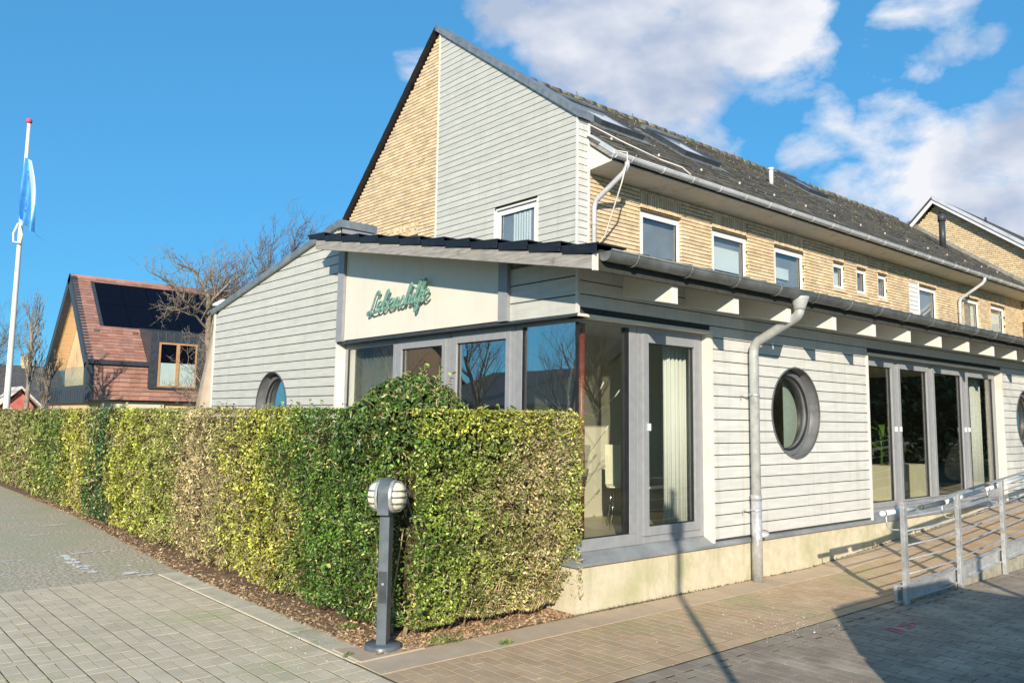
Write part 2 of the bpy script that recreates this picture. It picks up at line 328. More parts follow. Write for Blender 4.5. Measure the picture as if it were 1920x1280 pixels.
# rows: horizontal boards with left/right edge functions;  plane 'X' (u = Y, outward -X) or 'Y' (u = X, outward -Y)
def P3(plane, c, u, z): return (c, u, z) if plane == 'X' else (u, c, z)
def row_polys(z0, z1, dz, gap, spans):
    out = []; z = z0
    while z < z1 - .004:
        za, zb = z, min(z + dz, z1) - gap
        for fl, fr, curved in spans(za, zb):
            k = 7 if curved else 2; zs = [za + (zb - za) * i / (k - 1) for i in range(k)]
            L = [(fl(q), q) for q in zs]; Rr = [(fr(q), q) for q in zs]
            if max(r[0] - l[0] for l, r in zip(L, Rr)) < .015: continue
            Rr = [(max(r[0], l[0] + .002), r[1]) for l, r in zip(L, Rr)]
            out.append(L[::-1] + Rr)     # left edge top->bottom, right edge bottom->top
        z += dz
    return out
def boards(parent, plane, c, thick, z0, z1, spans, m=None, dz=.1215, gap=.0125, name='board', lapped=.0):
    for poly in row_polys(z0, z1, dz, gap, spans):
        d = (thick, 0, 0) if plane == 'X' else (0, thick, 0)
        MB().prism([P3(plane, c, u, z) for u, z in poly], d).build(name, m or (M_board_shade if plane == 'X' else M_board), parent)
def backing(parent, name, plane, c, thick, z0, z1, spans, m, dz=.1215):
    mb = MB(); d = (thick, 0, 0) if plane == 'X' else (0, thick, 0)
    for poly in row_polys(z0, z1, dz, 0, spans): mb.prism([P3(plane, c, u, z) for u, z in poly], d)
    return mb.build(name, m, parent)
def const(v): return lambda z: v
def spans_rect(u0, u1, holes=(), circles=()):
    def f(za, zb):
        segs = [(const(u0), const(u1), u0, u1, False)]
        for (h0, h1, hz0, hz1) in holes:
            if zb <= hz0 + .03 or za >= hz1 - .03: continue
            new = []
            for fl, fr, a, b, cv in segs:
                if h0 > a: new.append((fl, const(min(h0, b)), a, min(h0, b), cv))
                if h1 < b: new.append((const(max(h1, a)), fr, max(h1, a), b, cv))
            segs = [q for q in new if q[3] - q[2] > .01]
        for (cu, cz, r) in circles:
            if za > cz + r or zb < cz - r: continue
            lf = lambda z, cu=cu, cz=cz, r=r: cu - math.sqrt(max(0, r * r - (z - cz) ** 2)); rf = lambda z, cu=cu, cz=cz, r=r: cu + math.sqrt(max(0, r * r - (z - cz) ** 2))
            new = []
            for fl, fr, a, b, cv in segs:
                if a < cu < b: new += [(fl, lf, a, cu, True), (rf, fr, cu, b, True)]
                else: new.append((fl, fr, a, b, cv))
            segs = new
        return [(s_[0], s_[1], s_[4]) for s_ in segs]
    return f
def ring(mb, plane, c0, c1, u0, u1, z0, z1, w):
    """rectangular frame ring of member width w between depth c0 (outer) and c1"""
    def bx(a, b, p, q):
        if plane == 'X': mb.box(c0, c1, a, b, p, q)
        else: mb.box(a, b, c0, c1, p, q)
    bx(u0, u0 + w, z0, z1); bx(u1 - w, u1, z0, z1); bx(u0 + w, u1 - w, z0, z0 + w); bx(u0 + w, u1 - w, z1 - w, z1)
def window(parent, plane, c, u0, u1, z0, z1, fw=.055, sash=None, sw=.05, m=None, g=None, handle=None, name='window'):
    """one window part (frame mesh) with pane / sash / handle as sub-parts; c = front of the frame, growing inward"""
    m = m or M_frame; g = g or G_win
    mb = MB(); ring(mb, plane, c, c + .07, u0, u1, z0, z1, fw); w = mb.build(name, m, parent, bevel=.004)
    iu0, iu1, iz0, iz1 = u0 + fw, u1 - fw, z0 + fw, z1 - fw
    if sash:
        iu0 -= .015; iu1 += .015; iz0 -= .015; iz1 += .015
        mb = MB(); ring(mb, plane, c - .018, c + .05, iu0, iu1, iz0, iz1, sw); mb.build('sash', m, w, bevel=.005)
        iu0 += sw; iu1 -= sw; iz0 += sw; iz1 -= sw
    mb = MB(); ring(mb, plane, c + .006, c + .035, iu0 - .001, iu1 + .001, iz0 - .001, iz1 + .001, .009); mb.build('gasket', M_gasket, w)
    mb = MB()
    if plane == 'X': mb.box(c + .018, c + .024, iu0 + .003, iu1 - .003, iz0 + .003, iz1 - .003)
    else: mb.box(iu0 + .003, iu1 - .003, c + .018, c + .024, iz0 + .003, iz1 - .003)
    mb.build('pane', g, w)
    if handle:
        hu, hz = handle; mb = MB()
        if plane == 'Y': mb.box(hu - .012, hu + .012, c - .045, c - .015, hz - .035, hz + .035)
        else: mb.box(c - .045, c - .015, hu - .012, hu + .012, hz - .035, hz + .035)
        mb.build('window_handle', M_white, w, bevel=.004)
    return w

# ------------------------------------------------------------------ ground
def zramp(x): return max(0.0, min(.66, .059 * (x - 3.8)))
o = MB().box(-400, 400, -400, 400, -1.2, -.10).build('ground', M_ground); struct(o)
o = MB().box(-14, -1.38, 3.902, 90, -.09, -.002).build('asphalt_road', M_asph); struct(o)
road = o
# worn remains of painted road markings
def patch(mb, cx, cy, w, l, ang, z=.002, jag=.35, n=14):
    pts = []
    for i in range(n):
        a = 2 * PI * i / n; rr = 1 + random.uniform(-jag, jag)
        x, y = math.cos(a) * w * rr, math.sin(a) * l * rr
        pts.append((cx + x * math.cos(ang) - y * math.sin(ang), cy + x * math.sin(ang) + y * math.cos(ang), z))
    mb.quad(*pts)
mb = MB()
for (px, py, w, l) in [(118, 1043, .05, .10), (130, 1048, .05, .1), (140, 1055, .05, .12), (152, 1063, .05, .1), (165, 1072, .06, .06), (150, 1037, .10, .03), (190, 1034, .06, .025), (215, 1032, .05, .02),
                       (35, 1012, .12, .02), (70, 1003, .13, .02), (95, 985, .14, .03), (250, 1073, .09, .05), (270, 1077, .07, .04), (30, 1050, .08, .02), (240, 1060, .05, .02), (205, 1055, .03, .015)]:
    g = on(px, py, 2, 0)
    for k in range(9): patch(mb, g[0] + random.gauss(0, w * .7), g[1] + random.gauss(0, l * .8), w * random.uniform(.2, .7), l * random.uniform(.2, .7), random.uniform(-.3, .3), z=.0012 + .00012 * (len(mb.f) % 60), jag=.5, n=9)
o = mb.build('paint_remains', M_wpaint, road, recalc=False); o['kind'] = 'stuff'
# grey concrete paving on the left
pave = struct(MB().box(-9, -2.16, -9, 3.93, -.09, -.0026).build('pavement', M_sand))
items = []; jt = .006
x = -2.17
ci = 0
while x > -5.2:
    y = 3.9 - (.1 if ci % 2 else 0); k = 0
    if ci % 2: items.append(((x - .102, 3.85, -.03), (.2 - jt, .1 - jt, .06), None))
    while y > -2.2:
        if y - .1 > -2.4:
            if k % 3 == 0:
                items.append(((x - .102, y - .05, -.030 + random.gauss(0, .0004)), (.2 - jt, .1 - jt, .06), (random.gauss(0, .003), random.gauss(0, .003), random.gauss(0, .010)))); y -= .1; 
            else:
                for h in (0, 1): items.append(((x - .052 - h * .101, y - .1, -.030 + random.gauss(0, .0004)), (.1 - jt, .2 - jt, .06), (random.gauss(0, .003), random.gauss(0, .003), random.gauss(0, .010))))
                y -= .2
        k += 1
    x -= .206; ci += 1
pieces('paver', items, M_pgrey, pave)
# blue-grey courtyard paving on the right
court = struct(MB().box(-2.16, 16, -12, -1.40, -.09, -.0026).build('courtyard_paving', M_sand))
items = []
x = -2.05
while x < 9.5:
    items.append(((x, -1.475, -.03 + random.gauss(0, .0004)), (.2 - jt, .12 - jt, .06), (random.gauss(0, .006), random.gauss(0, .006), random.gauss(0, .01)))); x += .2
x = -2.1; ci = 0
while x < 7.5:
    y = -1.54 - (.1 if ci % 2 else 0) - random.uniform(0, .02)
    if ci % 2: items.append(((x, -1.588, -.03), (.1 - jt, .1 - jt, .06), None))
    while y > (-4.4 if x < 5 else -3.2):
        items.append(((x, y - .1, -.030 + random.gauss(0, .0005)), (.1 - jt, .2 - jt, .06), (random.gauss(0, .003), random.gauss(0, .003), random.gauss(0, .012)))); y -= .2
    x += .1005; ci += 1
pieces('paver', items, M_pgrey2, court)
# brown footpath that rises as a ramp beside the building
mb = MB(); xs = [-2.16, 0, 2, 3.8] + [3.8 + .6 * i for i in range(1, 18)]
for a, b in zip(xs[:-1], xs[1:]):
    za, zb = zramp(a) - .0026, zramp(b) - .0026
    mb.hexa([(a, -1.40, -.09), (b, -1.40, -.09), (b, .12, -.09), (a, .12, -.09), (a, -1.40, za), (b, -1.40, zb), (b, .12, zb), (a, .12, za)])
foot = struct(mb.build('footpath', M_sand))
items = []; x = -2.1; ci = 0; sl = math.atan(.059)
while x < 13:
    pit = -sl if x > 3.8 else 0
    y = -.35 - (.1 if ci % 2 else 0) 
    ys = [(-.35 - .05, .1)] if ci % 2 else []
    while y > -1.2: ys.append((y - .1, .2)) if y - .2 > -1.27 else ys.append((y - (y + 1.25) / 2, y + 1.25)); y -= .2
    for yc, ln in ys:
        if ln < .03: continue
        items.append(((x, yc, zramp(x) - .030 + random.gauss(0, .0005)), (.1 - jt, ln - jt, .06), (random.gauss(0, .003), pit + random.gauss(0, .003), random.gauss(0, .008))))
    x += .1005; ci += 1
x = -2.05
while x < 13:
    items.append(((x, -1.325, zramp(x) - .030), (.2 - jt, .13, .06), (0, -sl if x > 3.8 else 0, random.gauss(0, .008)))); x += .2
pieces('paver', items, M_pbrown, foot)
x = -2.15
while x < 13:   # smooth sand-coloured edging between bed / wall and pavers
    w_ = .998; y1 = .02 if x > -.25 else -.03
    mb = MB(); za, zb = zramp(x), zramp(x + w_)
    mb.hexa([(x, -.348, za - .1), (x + w_ - .004, -.348, zb - .1), (x + w_ - .004, y1, zb - .1), (x, y1, za - .1), (x, -.348, za + .003), (x + w_ - .004, -.348, zb + .003), (x + w_ - .004, y1, zb + .006), (x, y1, za + .006)])
    mb.build('edging_stone', M_edge, foot); x += 1.0
# pale edging stones along the hedge
kerb = struct(MB().box(-2.155, -1.80, -.03, 3.95, -.09, -.012).build('kerb', M_soil))
y = -.02
while y < 3.9:
    dx = 0
    MB().box(-2.155 + dx, -1.925 + dx, y, y + .995, -.08, .004 + random.uniform(0, .003)).build('kerb_stone', M_edge2, kerb, bevel=.006)
    y += 1.0
MB().prism([(-2.13, -.06, -.05), (-1.58, -.04, -.05), (-1.62, .03, -.05), (-1.80, .05, -.05), (-2.0, .30, -.05), (-2.13, .34, -.05)], (0, 0, .064)).build('kerb_stone', M_edge, kerb, bevel=.008)
# planting bed
BE = [(-1.925, -.03), (-1.925, 3.98), (-1.86, 5), (-1.70, 7.5), (-1.55, 10.4), (-1.50, 16.5), (-1.45, 34)]
bed = struct(MB().prism([(x, y, -.085) for x, y in BE] + [(.02, 34, -.085), (.02, -.03, -.085)], (0, 0, .095)).build('planting_bed', M_soil))
def bed_edge(y):
    for (a, b), (c, d) in zip(BE[:-1], BE[1:]):
        if y <= d: return a + (c - a) * max(0, (y - b)) / max(1e-6, d - b)
    return -1.45
def scatter_bits(name, n, fx, size, cols, parent=None, mat_=M_litter, flat=.35, lift=.006):
    V = np.zeros((n, 4, 3)); cols = np.array(cols); cc = np.zeros((n, 4, 4)); cc[..., 3] = 1
    P = np.array([fx() for _ in range(n)])
    a = rng.uniform(0, 2 * PI, n); s = size * rng.uniform(.5, 1.4, n); asp = rng.uniform(.25, .6, n)
    dx = np.stack([np.cos(a), np.sin(a), rng.normal(0, flat, n)], 1) * s[:, None]; dy = np.stack([-np.sin(a), np.cos(a), rng.normal(0, flat, n)], 1) * (s * asp)[:, None]
    P[:, 2] += lift + rng.uniform(0, size * .5, n)
    V[:, 0] = P - dx; V[:, 1] = P - dy; V[:, 2] = P + dx; V[:, 3] = P + dy
    cc[..., :3] = (cols[rng.integers(0, len(cols), n)] * rng.uniform(.7, 1.25, (n, 1)))[:, None, :]
    return leafmesh(name, V, cc, mat_, parent)
def leafmesh(name, V, cc, m, parent):
    n = len(V); me = bpy.data.meshes.new(name)
    me.vertices.add(n * 4); me.vertices.foreach_set('co', V.reshape(-1))
    me.loops.add(n * 6); base = np.arange(n)[:, None] * 4
    idx = np.concatenate([base + np.array([0, 1, 2]), base + np.array([0, 2, 3])], 1).reshape(-1)
    me.loops.foreach_set('vertex_index', idx.astype(np.int32))
    me.polygons.add(n * 2); me.polygons.foreach_set('loop_start', np.arange(0, n * 6, 3, dtype=np.int32)); me.polygons.foreach_set('loop_total', np.full(n * 2, 3, dtype=np.int32))
    me.update(); me.validate()
    at = me.color_attributes.new('Col', 'FLOAT_COLOR', 'POINT'); at.data.foreach_set('color', cc.reshape(-1).astype(np.float32))
    me.materials.append(m); o = bpy.data.objects.new(name, me); C.objects.link(o)
    if parent is not None: o.parent = parent
    return o
U = random.uniform
LIT = [(.42, .25, .13), (.55, .37, .20), (.30, .17, .09), (.62, .48, .30), (.46, .31, .18)]
def f_bed():
    if random.random() < .45: return (U(-1.9, -.02), U(-.02, .45), 0)
    y = U(0, 1) ** 1.6 * 14; return (bed_edge(y) - .03 + abs(random.gauss(0, .2)), y, 0)
tag(scatter_bits('leaf_litter', 15000, f_bed, .019, LIT), 'dry brown leaf litter on the soil under the hedges', 'leaf litter')['kind'] = 'stuff'
def f_grit():
    r_ = random.random()
    if r_ < .5: q = on(random.gauss(1480, 75), random.gauss(1172, 12) - 0, 2, 0); return (q[0], min(-1.0, q[1]), .001)
    if r_ < .65: return (U(-1.9, 2.3), U(-1.45, -.4), .001)
    if r_ < .85: return (U(-2.4, 4), U(-3, -1.4), .001)
    q = on(random.gauss(560, 90), random.gauss(1215, 22), 2, 0); return (min(q[0], -2.1), q[1], .001)
tag(scatter_bits('shell_grit', 1300, f_grit, .0055, [(.75, .72, .62), (.62, .58, .46), (.82, .8, .74)], flat=.4, lift=.004), 'pale grit and shell crumbs scattered over the pavers', 'grit')['kind'] = 'stuff'
def grass_tuft(cx, cy, r, n, label):
    V = np.zeros((n, 4, 3)); cc = np.ones((n, 4, 4))
    for i in range(n):
        a = U(0, 2 * PI); rr = r * math.sqrt(U(0, 1)); x, y = cx + math.cos(a) * rr * 1.6, cy + math.sin(a) * rr; h = U(.02, .05); l = (U(-.03, .03), U(-.03, .03)); w = .0022
        b = U(0, PI); V[i] = [(x - w * math.cos(b), y - w * math.sin(b), 0), (x + l[0] * .4, y + l[1] * .4, h * .6), (x + l[0], y + l[1], h), (x + w * math.cos(b), y + w * math.sin(b), 0)]
        cc[i, :, :3] = np.array([(.16, .24, .05), (.26, .32, .09), (.10, .17, .03)][i % 3]) * U(.7, 1.2)
    o = leafmesh('grass_tuft', V, cc, M_leaf, None); tag(o, label, 'grass tuft', 'grass tufts along the edging'); o['kind'] = 'stuff'
for (px, py, r, n, lb) in [(835, 1202, .10, 260, 'pale green grass tuft on the bed right of the bollard lamp'), (948, 1207, .035, 60, 'tiny grass sprig growing on the brown footpath edging'), (930, 1182, .04, 60, 'small grass tuft at the bed edge under the right hedge'),
                           (655, 1178, .05, 90, 'weedy green tuft beside the kerb left of the bollard lamp'), (650, 1232, .03, 30, 'moss-green weed sprig in the paving joint before the kerb tip')]:
    g = on(px, py, 2, 0); grass_tuft(g[0], g[1], r, n, lb)
def f_base():
    x = U(-.1, 9) if random.random() < .6 else random.gauss(.6, .5)
    return (x, -.012 + random.gauss(0, .008), zramp(max(0, x)) + .004)
tag(scatter_bits('moss_line', 1500, f_base, .010, [(.10, .09, .05), (.16, .17, .06), (.22, .17, .09), (.08, .07, .05)], flat=.8, lift=.004), 'dark moss and crumbs along the foot of the plinth', 'moss')['kind'] = 'stuff'
# pink surveyor's spray mark
mk = MB()
def ribbon(mb, pts, w, z):
    for i in range(len(pts) - 1):
        a, b = np.array(pts[i]), np.array(pts[i + 1]); d = b - a; nn = np.array([-d[1], d[0]]); nn = nn / (np.linalg.norm(nn) + 1e-9) * w * U(.6, 1.1)
        e = d / (np.linalg.norm(d) + 1e-9) * w * .6; a = a - e; b = b + e
        mb.quad((*(a - nn), z + i * 1e-5), (*(b - nn), z + i * 1e-5), (*(b + nn), z + i * 1e-5), (*(a + nn), z + i * 1e-5))
def gp(lst): return [tuple(on(1580 + a / 5.647, 1080 + b / 5.647, 2, 0)[:2]) for a, b in lst]
ribbon(mk, gp([(660, 588), (600, 570), (520, 548), (450, 545), (470, 560), (540, 580), (630, 605)]), .012, .004)
ribbon(mk, gp([(760, 492), (700, 500), (610, 515), (590, 530), (700, 520), (750, 515), (735, 545), (690, 548)]), .012, .0042)
mk.build('paint_mark', M_pinkp, court, recalc=False)['label'] = 'pink sprayed squiggle on the shaded pavers'

# ------------------------------------------------------------------ annex building
annex = thing('annex_building', 'low extension clad in pale grey boards with round windows and black verge tiles', 'building')
D = .10    # window recess
XE = 14.0
# plinth
mb = MB(); mb.box(.005, XE, .005, .3, -.08, .425).box(.005, .3, .3, 8.42, -.08, .425).build('plinth', M_plinth, annex)
# sloping zinc sill
for nm, pts, ext in (('sill_flashing', [(-.03, -.03, .404), (-.03, -.03, .425), (D + .03, D + .03, .512), (D + .03, D + .03, .49)], 'X'), ('sill_flashing', None, 'Y')):
    mb = MB()
    if ext == 'X':
        mb.hexa([(-.03, -.03, .404), (XE, -.03, .404), (XE, D + .03, .47), (D + .03, D + .03, .47), (-.03, -.03, .428), (XE, -.03, .428), (XE, D + .03, .516), (D + .03, D + .03, .516)])
    else:
        mb.hexa([(-.03, -.03, .404), (D + .03, D + .03, .47), (D + .03, 8.42, .47), (-.03, 8.42, .404), (-.03, -.03, .428), (D + .03, D + .03, .516), (D + .03, 8.42, .516), (-.03, 8.42, .428)])
    mb.build(nm, M_sill, annex)
# cladding right facade (plane Y = 0)
HT = 2.60
CR1 = (3.62, 1.78, .525); CR2 = (11.36, 1.78, .525); CL1 = (6.15, 1.79, .50)
g1 = (-.2, 1.96, 0, HT); g2 = (5.41, 10.19, 0, HT)
sp = spans_rect(0.0, XE, [g1, g2], [CR1, CR2])
boards(annex, 'Y', 0, .02, .4745, 3.04, sp, gap=.0105)
backing(annex, 'wall', 'Y', .0085, .17, .42, 3.04, spans_rect(.022, XE, [g1, g2], [CR1, CR2]), M_gap)
# cladding left facade (plane X = 0): short piece by the corner, and the tall mono-pitch part
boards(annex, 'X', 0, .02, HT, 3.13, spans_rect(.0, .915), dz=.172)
backing(annex, 'wall', 'X', .0085, .1, HT, 3.13, spans_rect(.021, 4.27), M_gap)
slope_top = lambda y: 3.33 + (8.45 - y) * .187
def sp_left(za, zb):
    base = spans_rect(4.275, 8.42, [], [CL1])(za, zb); out = []
    for fl, fr, cv in base:
        out.append((fl, (lambda z, fr=fr: min(fr(z), 8.45 - (z - 3.33) / .187)) if za > 3.2 else fr, cv))
    return out
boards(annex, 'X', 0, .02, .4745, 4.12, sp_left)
backing(annex, 'wall', 'X', .0085, .17, .42, 4.09, sp_left, M_gap)
MB().box(-.012, .03, 8.40, 8.45, .44, 3.36).build('corner_trim', M_trim, annex)
MB().box(-.014, .05, 4.255, 4.30, .44, 3.9).build('corner_trim', M_trim, annex)
# mono-pitch verge flashing and upstand box
mb = MB(); z_ = lambda y: 3.33 + (8.45 - y) * .187
mb.hexa([(-.05, 8.52, z_(8.52)), (.5, 8.52, z_(8.52)), (.5, 4.28, z_(4.28)), (-.05, 4.28, z_(4.28)), (-.05, 8.52, z_(8.52) + .085), (.5, 8.52, z_(8.52) + .085), (.5, 4.28, z_(4.28) + .085), (-.05, 4.28, z_(4.28) + .085)])
mb.build('verge_flashing', M_zinc, annex)
MB().box(.0, .46, 4.262, 4.30, 3.8, 4.09).build('upstand_panel', M_frame, annex)
MB().box(.185, 5, 4.31, 8.4, 3.2, 3.32).build('flat_roof', M_dark, annex)
MB().box(-.055, .50, 4.235, 4.33, 4.09, 4.19).build('upstand_cap', M_zinc, annex)
MB().box(.185, .6, 8.3, 8.42, .4, 3.3).build('wall', M_board, annex)
# cream sign panel, steel posts, drip edge
mb = MB(); mb.prism([(-.008, 1.055, 2.615), (-.008, 4.10, 2.615), (-.008, 4.10, 3.82), (-.008, 1.055, 3.26)], (.03, 0, 0)); mb.build('sign_panel', M_panel, annex)
for y0, y1, zt in ((.915, 1.05, 3.25), (4.105, 4.255, 3.84)):
    mb = MB(); mb.box(-.045, -.035, y0, y1, 2.60, zt).box(-.035, .02, y0, y0 + .012, 2.60, zt).box(-.035, .02, y1 - .012, y1, 2.60, zt).box(-.034, .01, y0 + .05, y1 - .05, 2.6, zt).build('steel_post', M_frame, annex)
MB().box(-.015, D + .05, .0, 4.27, 2.572, 2.598).build('drip_edge', M_dark, annex)
MB().box(.0, 1.99, -.022, D + .05, 2.572, 2.598).build('drip_edge', M_trim, annex); MB().box(5.40, 10.22, -.022, D + .05, 2.572, 2.598).build('drip_edge', M_trim, annex)
MB().box(-.012, .017, -.012, .017, 2.6, 3.06).build('corner_trim', M_board, annex)
# reveals
MB().box(1.9575, 1.99, -.014, D + .032, .44, 2.572).build('window_reveal', M_trim, annex)
MB().box(5.385, 5.4145, -.014, D + .032, .44, 2.572).build('window_reveal', M_trim, annex)
MB().box(10.186, 10.22, -.014, D + .032, .44, 2.572).build('window_reveal', M_trim, annex)
MB().box(.0, D + .04, 4.245, 4.275, .44, 2.572).build('window_reveal', M_trim, annex)
# windows, right facade
Xp = lambda px, py=800: float(on(px, py, 1, D)[0])
Yp = lambda px, py=700: float(on(px, py, 0, D)[1])
ZW0, ZW1 = .505, 2.572
cx = D
# glass corner
w = MB(); w.box(cx, Xp(1194), cx, cx + .07, ZW0, ZW0 + .105).box(Xp(1180), Xp(1194), cx, cx + .07, ZW0 + .105, ZW1).box(cx, Xp(1180), cx, cx + .07, ZW1 - .03, ZW1)
w.box(cx, cx + .07, cx + .0702, Yp(978), ZW0, ZW0 + .105).box(cx, cx + .07, Yp(978), Yp(966), ZW0, ZW1).box(cx, cx + .07, cx + .0702, Yp(978), ZW1 - .03, ZW1)
cw = w.build('corner_window', M_frame, annex, bevel=.004)
MB().box(cx + .012, cx + .036, cx + .012, cx + .036, ZW0 + .105, ZW1 - .03).build('gasket', M_gasket, cw)
mb = MB(); mb.box(Xp(1172), Xp(1181), cx + .004, cx + .05, ZW0 + .105, ZW1 - .03); mb.box(cx + .004, cx + .05, Yp(983), Yp(978.5), ZW0 + .105, ZW1 - .03); mb.box(cx + .04, Xp(1172), cx + .006, cx + .04, ZW0 + .105, ZW0 + .112); mb.build('gasket', M_gasket, cw)
MB().box(cx + .036, Xp(1173), cx + .018, cx + .025, ZW0 + .105, ZW1 - .03).build('pane', G_side, cw)
MB().box(cx + .018, cx + .025, cx + .036, Yp(982), ZW0 + .105, ZW1 - .03).build('pane', G_win, cw)
mb = MB(); mb.tube([(.30, .24, .50), (.30, .24, 2.72)], .032, 14); mb.build('steel_column', M_red, annex)
# balcony-door style sash right of the corner, then four sashes further along
window(annex, 'Y', D, Xp(1195), 1.957, ZW0, ZW1, .085, sash=True, sw=.085, g=G_side, handle=(Xp(1213), 1.60), name='terrace_door')
cuts = [5.412, Xp(1681), Xp(1746.5), Xp(1810.5), 10.19]
for i in range(4):
    hx = cuts[i + 1] - .07 if i % 2 == 0 else cuts[i] + .07
    window(annex, 'Y', D, cuts[i] + .004, cuts[i + 1] - .004, ZW0, ZW1, .07, sash=True, sw=.075, g=G_side, handle=(hx, 1.60))
# windows, left facade
window(annex, 'X', D, Yp(741), 4.245, ZW0, ZW1, .06)
window(annex, 'X', D, Yp(843), Yp(742), ZW0, ZW1, .075, sash=True, sw=.07)
window(annex, 'X', D, Yp(965), Yp(844), ZW0, ZW1, .07, sash=True, sw=.07)
# round windows
def round_window(plane, cu, cz, r):
    ax = 'x' if plane == 'X' else 'y'
    c = (0, cu, cz) if plane == 'X' else (cu, 0, cz)
    mb = MB(); mb.lathe(c, [(r + .004, -.012), (r + .004, .0), (r - .012, .0), (r - .012, -.014), (r + .004, -.012)], 56, ax)
    mb.lathe(c, [(r - .012, -.012), (r - .012, .16), (r - .05, .16), (r - .05, .13), (r - .012, .13)], 56, ax)
    w = mb.build('round_window', M_sleeve, annex)
    mb = MB(); mb.lathe(c, [(r - .03, .10), (r - .03, .17), (r - .115, .17), (r - .115, .12), (r - .085, .10), (r - .03, .10)], 56, ax); mb.build('sash', M_sleeve, w)
    mb = MB(); mb.lathe(c, [(r - .085, .101), (r - .10, .096), (r - .115, .118)], 56, ax); mb.build('gasket', M_gasket, w)
    mb = MB(); n = 40; pts = []
    for k in range(n):
        a = 2 * PI * k / n; u, z = cu + (r - .11) * math.cos(a), cz + (r - .11) * math.sin(a); pts.append((.135, u, z) if plane == 'X' else (u, .135, z))
    mb.prism(pts, (.006, 0, 0) if plane == 'X' else (0, .006, 0)); mb.build('pane', G_side if plane == 'Y' else G_win, w)
round_window('Y', *CR1); round_window('Y', *CR2); round_window('X', *CL1)
# interior shell
mb = MB(); mb.box(.2, 5.25, .2, 4.25, .42, .50).box(5.4, 13, .2, 4.25, .42, .50); mb.build('interior_floor', M_floorin, annex)
mb = MB(); mb.box(.2, 13.5, .2, 4.25, 2.70, 2.74); mb.build('interior_ceiling', M_white, annex)
mb = MB(); mb.box(.2, 5.25, 4.2, 4.25, .5, 2.7).box(5.25, 5.40, .2, 4.25, .5, 2.7).box(5.4, 13, 4.2, 4.25, .5, 2.7).box(1.0, 5.24, 1.95, 2.05, .5, 2.7) ; mb.build('interior_wall', M_wallin, annex)
mb = MB(); mb.box(4.6, 5.24, 1.4, 2.29, .5, 2.3); mb.build('cupboard', M_wallin2, annex)
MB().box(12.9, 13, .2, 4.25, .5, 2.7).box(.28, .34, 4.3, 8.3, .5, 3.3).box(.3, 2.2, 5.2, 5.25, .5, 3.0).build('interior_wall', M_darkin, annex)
# roof
zr0 = lambda y: 2.972 + .183 * (y + .57)
mb = MB()
mb.hexa([(-.37, -.62, zr0(-.62)), (XE, -.62, zr0(-.62)), (XE, 4.24, zr0(4.24)), (-.37, 4.24, zr0(4.24)), (-.37, -.62, zr0(-.62) + .06), (XE, -.62, zr0(-.62) + .06), (XE, 4.24, zr0(4.24) + .06), (-.37, 4.24, zr0(4.24) + .06)])
mb.build('roof', M_dark, annex)
mb = MB(); zl = lambda y: zr0(y) - .004
mb.hexa([(-.39, -.585, zl(-.585) - .016), (XE, -.585, zl(-.585) - .016), (XE, .0, zl(0) - .016), (-.39, .0, zl(0) - .016), (-.39, -.585, zl(-.585)), (XE, -.585, zl(-.585)), (XE, 0, zl(0)), (-.39, 0, zl(0))])
mb.hexa([(-.39, .001, zl(0) - .016), (-.002, .001, zl(0) - .016), (-.002, 4.24, zl(4.24) - .016), (-.39, 4.24, zl(4.24) - .016), (-.39, .001, zl(0)), (-.002, .001, zl(0)), (-.002, 4.24, zl(4.24)), (-.39, 4.24, zl(4.24))])
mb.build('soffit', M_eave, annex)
# verge beam of weathered timber
mb = MB(); b0 = lambda y: 2.864 + .183 * (y + .57)
mb.hexa([(-.435, -.585, b0(-.585)), (-.391, -.585, b0(-.585)), (-.391, 4.14, b0(4.14)), (-.435, 4.14, b0(4.14)), (-.435, -.585, b0(-.585) + .118), (-.391, -.585, b0(-.585) + .118), (-.391, 4.14, b0(4.14) + .118), (-.435, 4.14, b0(4.14) + .118)])
mb.build('verge_beam', M_wood, annex, bevel=.004)
MB().box(-.43, XE, -.612, -.588, 2.852, 2.99).build('fascia', M_gap, annex)
MB().box(-.436, -.391, -.615, -.586, 2.85, 2.985).build('beam_end', M_trim, annex)
# verge tiles: stepped slabs with side flange
nt = 12; ya, yb_ = -.66, 4.30
for i in range(nt):
    y0 = ya + (yb_ - ya) * i / nt; y1 = ya + (yb_ - ya) * (i + 1) / nt + .03
    z0, z1 = zr0(y0) + .055 + .042, zr0(y1) + .055 - .006
    mb = MB(); T = .014
    mb.hexa([(-.455, y0, z0), (-.10, y0, z0), (-.10, y1, z1), (-.455, y1, z1), (-.455, y0, z0 + T), (-.10, y0, z0 + T), (-.10, y1, z1 + T), (-.455, y1, z1 + T)])
    mb.hexa([(-.455, y0 + .012, z0 - .075), (-.443, y0 + .012, z0 - .075), (-.443, y1 - .042, z1 - .052), (-.455, y1 - .042, z1 - .052), (-.455, y0 + .012, z0), (-.443, y0 + .012, z0), (-.443, y1 - .035, z1), (-.455, y1 - .035, z1)])
    mb.build('verge_tile', M_black, annex, bevel=.003)
# first tile rows at the eave, one step per tile
mb = MB(); x = -.10
while x < XE:
    z0 = zr0(-.66) + .07; z1 = zr0(-.3) + .055
    mb.hexa([(x, -.66, z0), (x + .29, -.66, z0 + .012), (x + .29, -.3, z1 + .012), (x, -.3, z1), (x, -.66, z0 + .014), (x + .29, -.66, z0 + .026), (x + .29, -.3, z1 + .026), (x, -.3, z1 + .014)]); x += .30
o = mb.build('eave_tile', M_black, annex); o['kind'] = 'stuff'
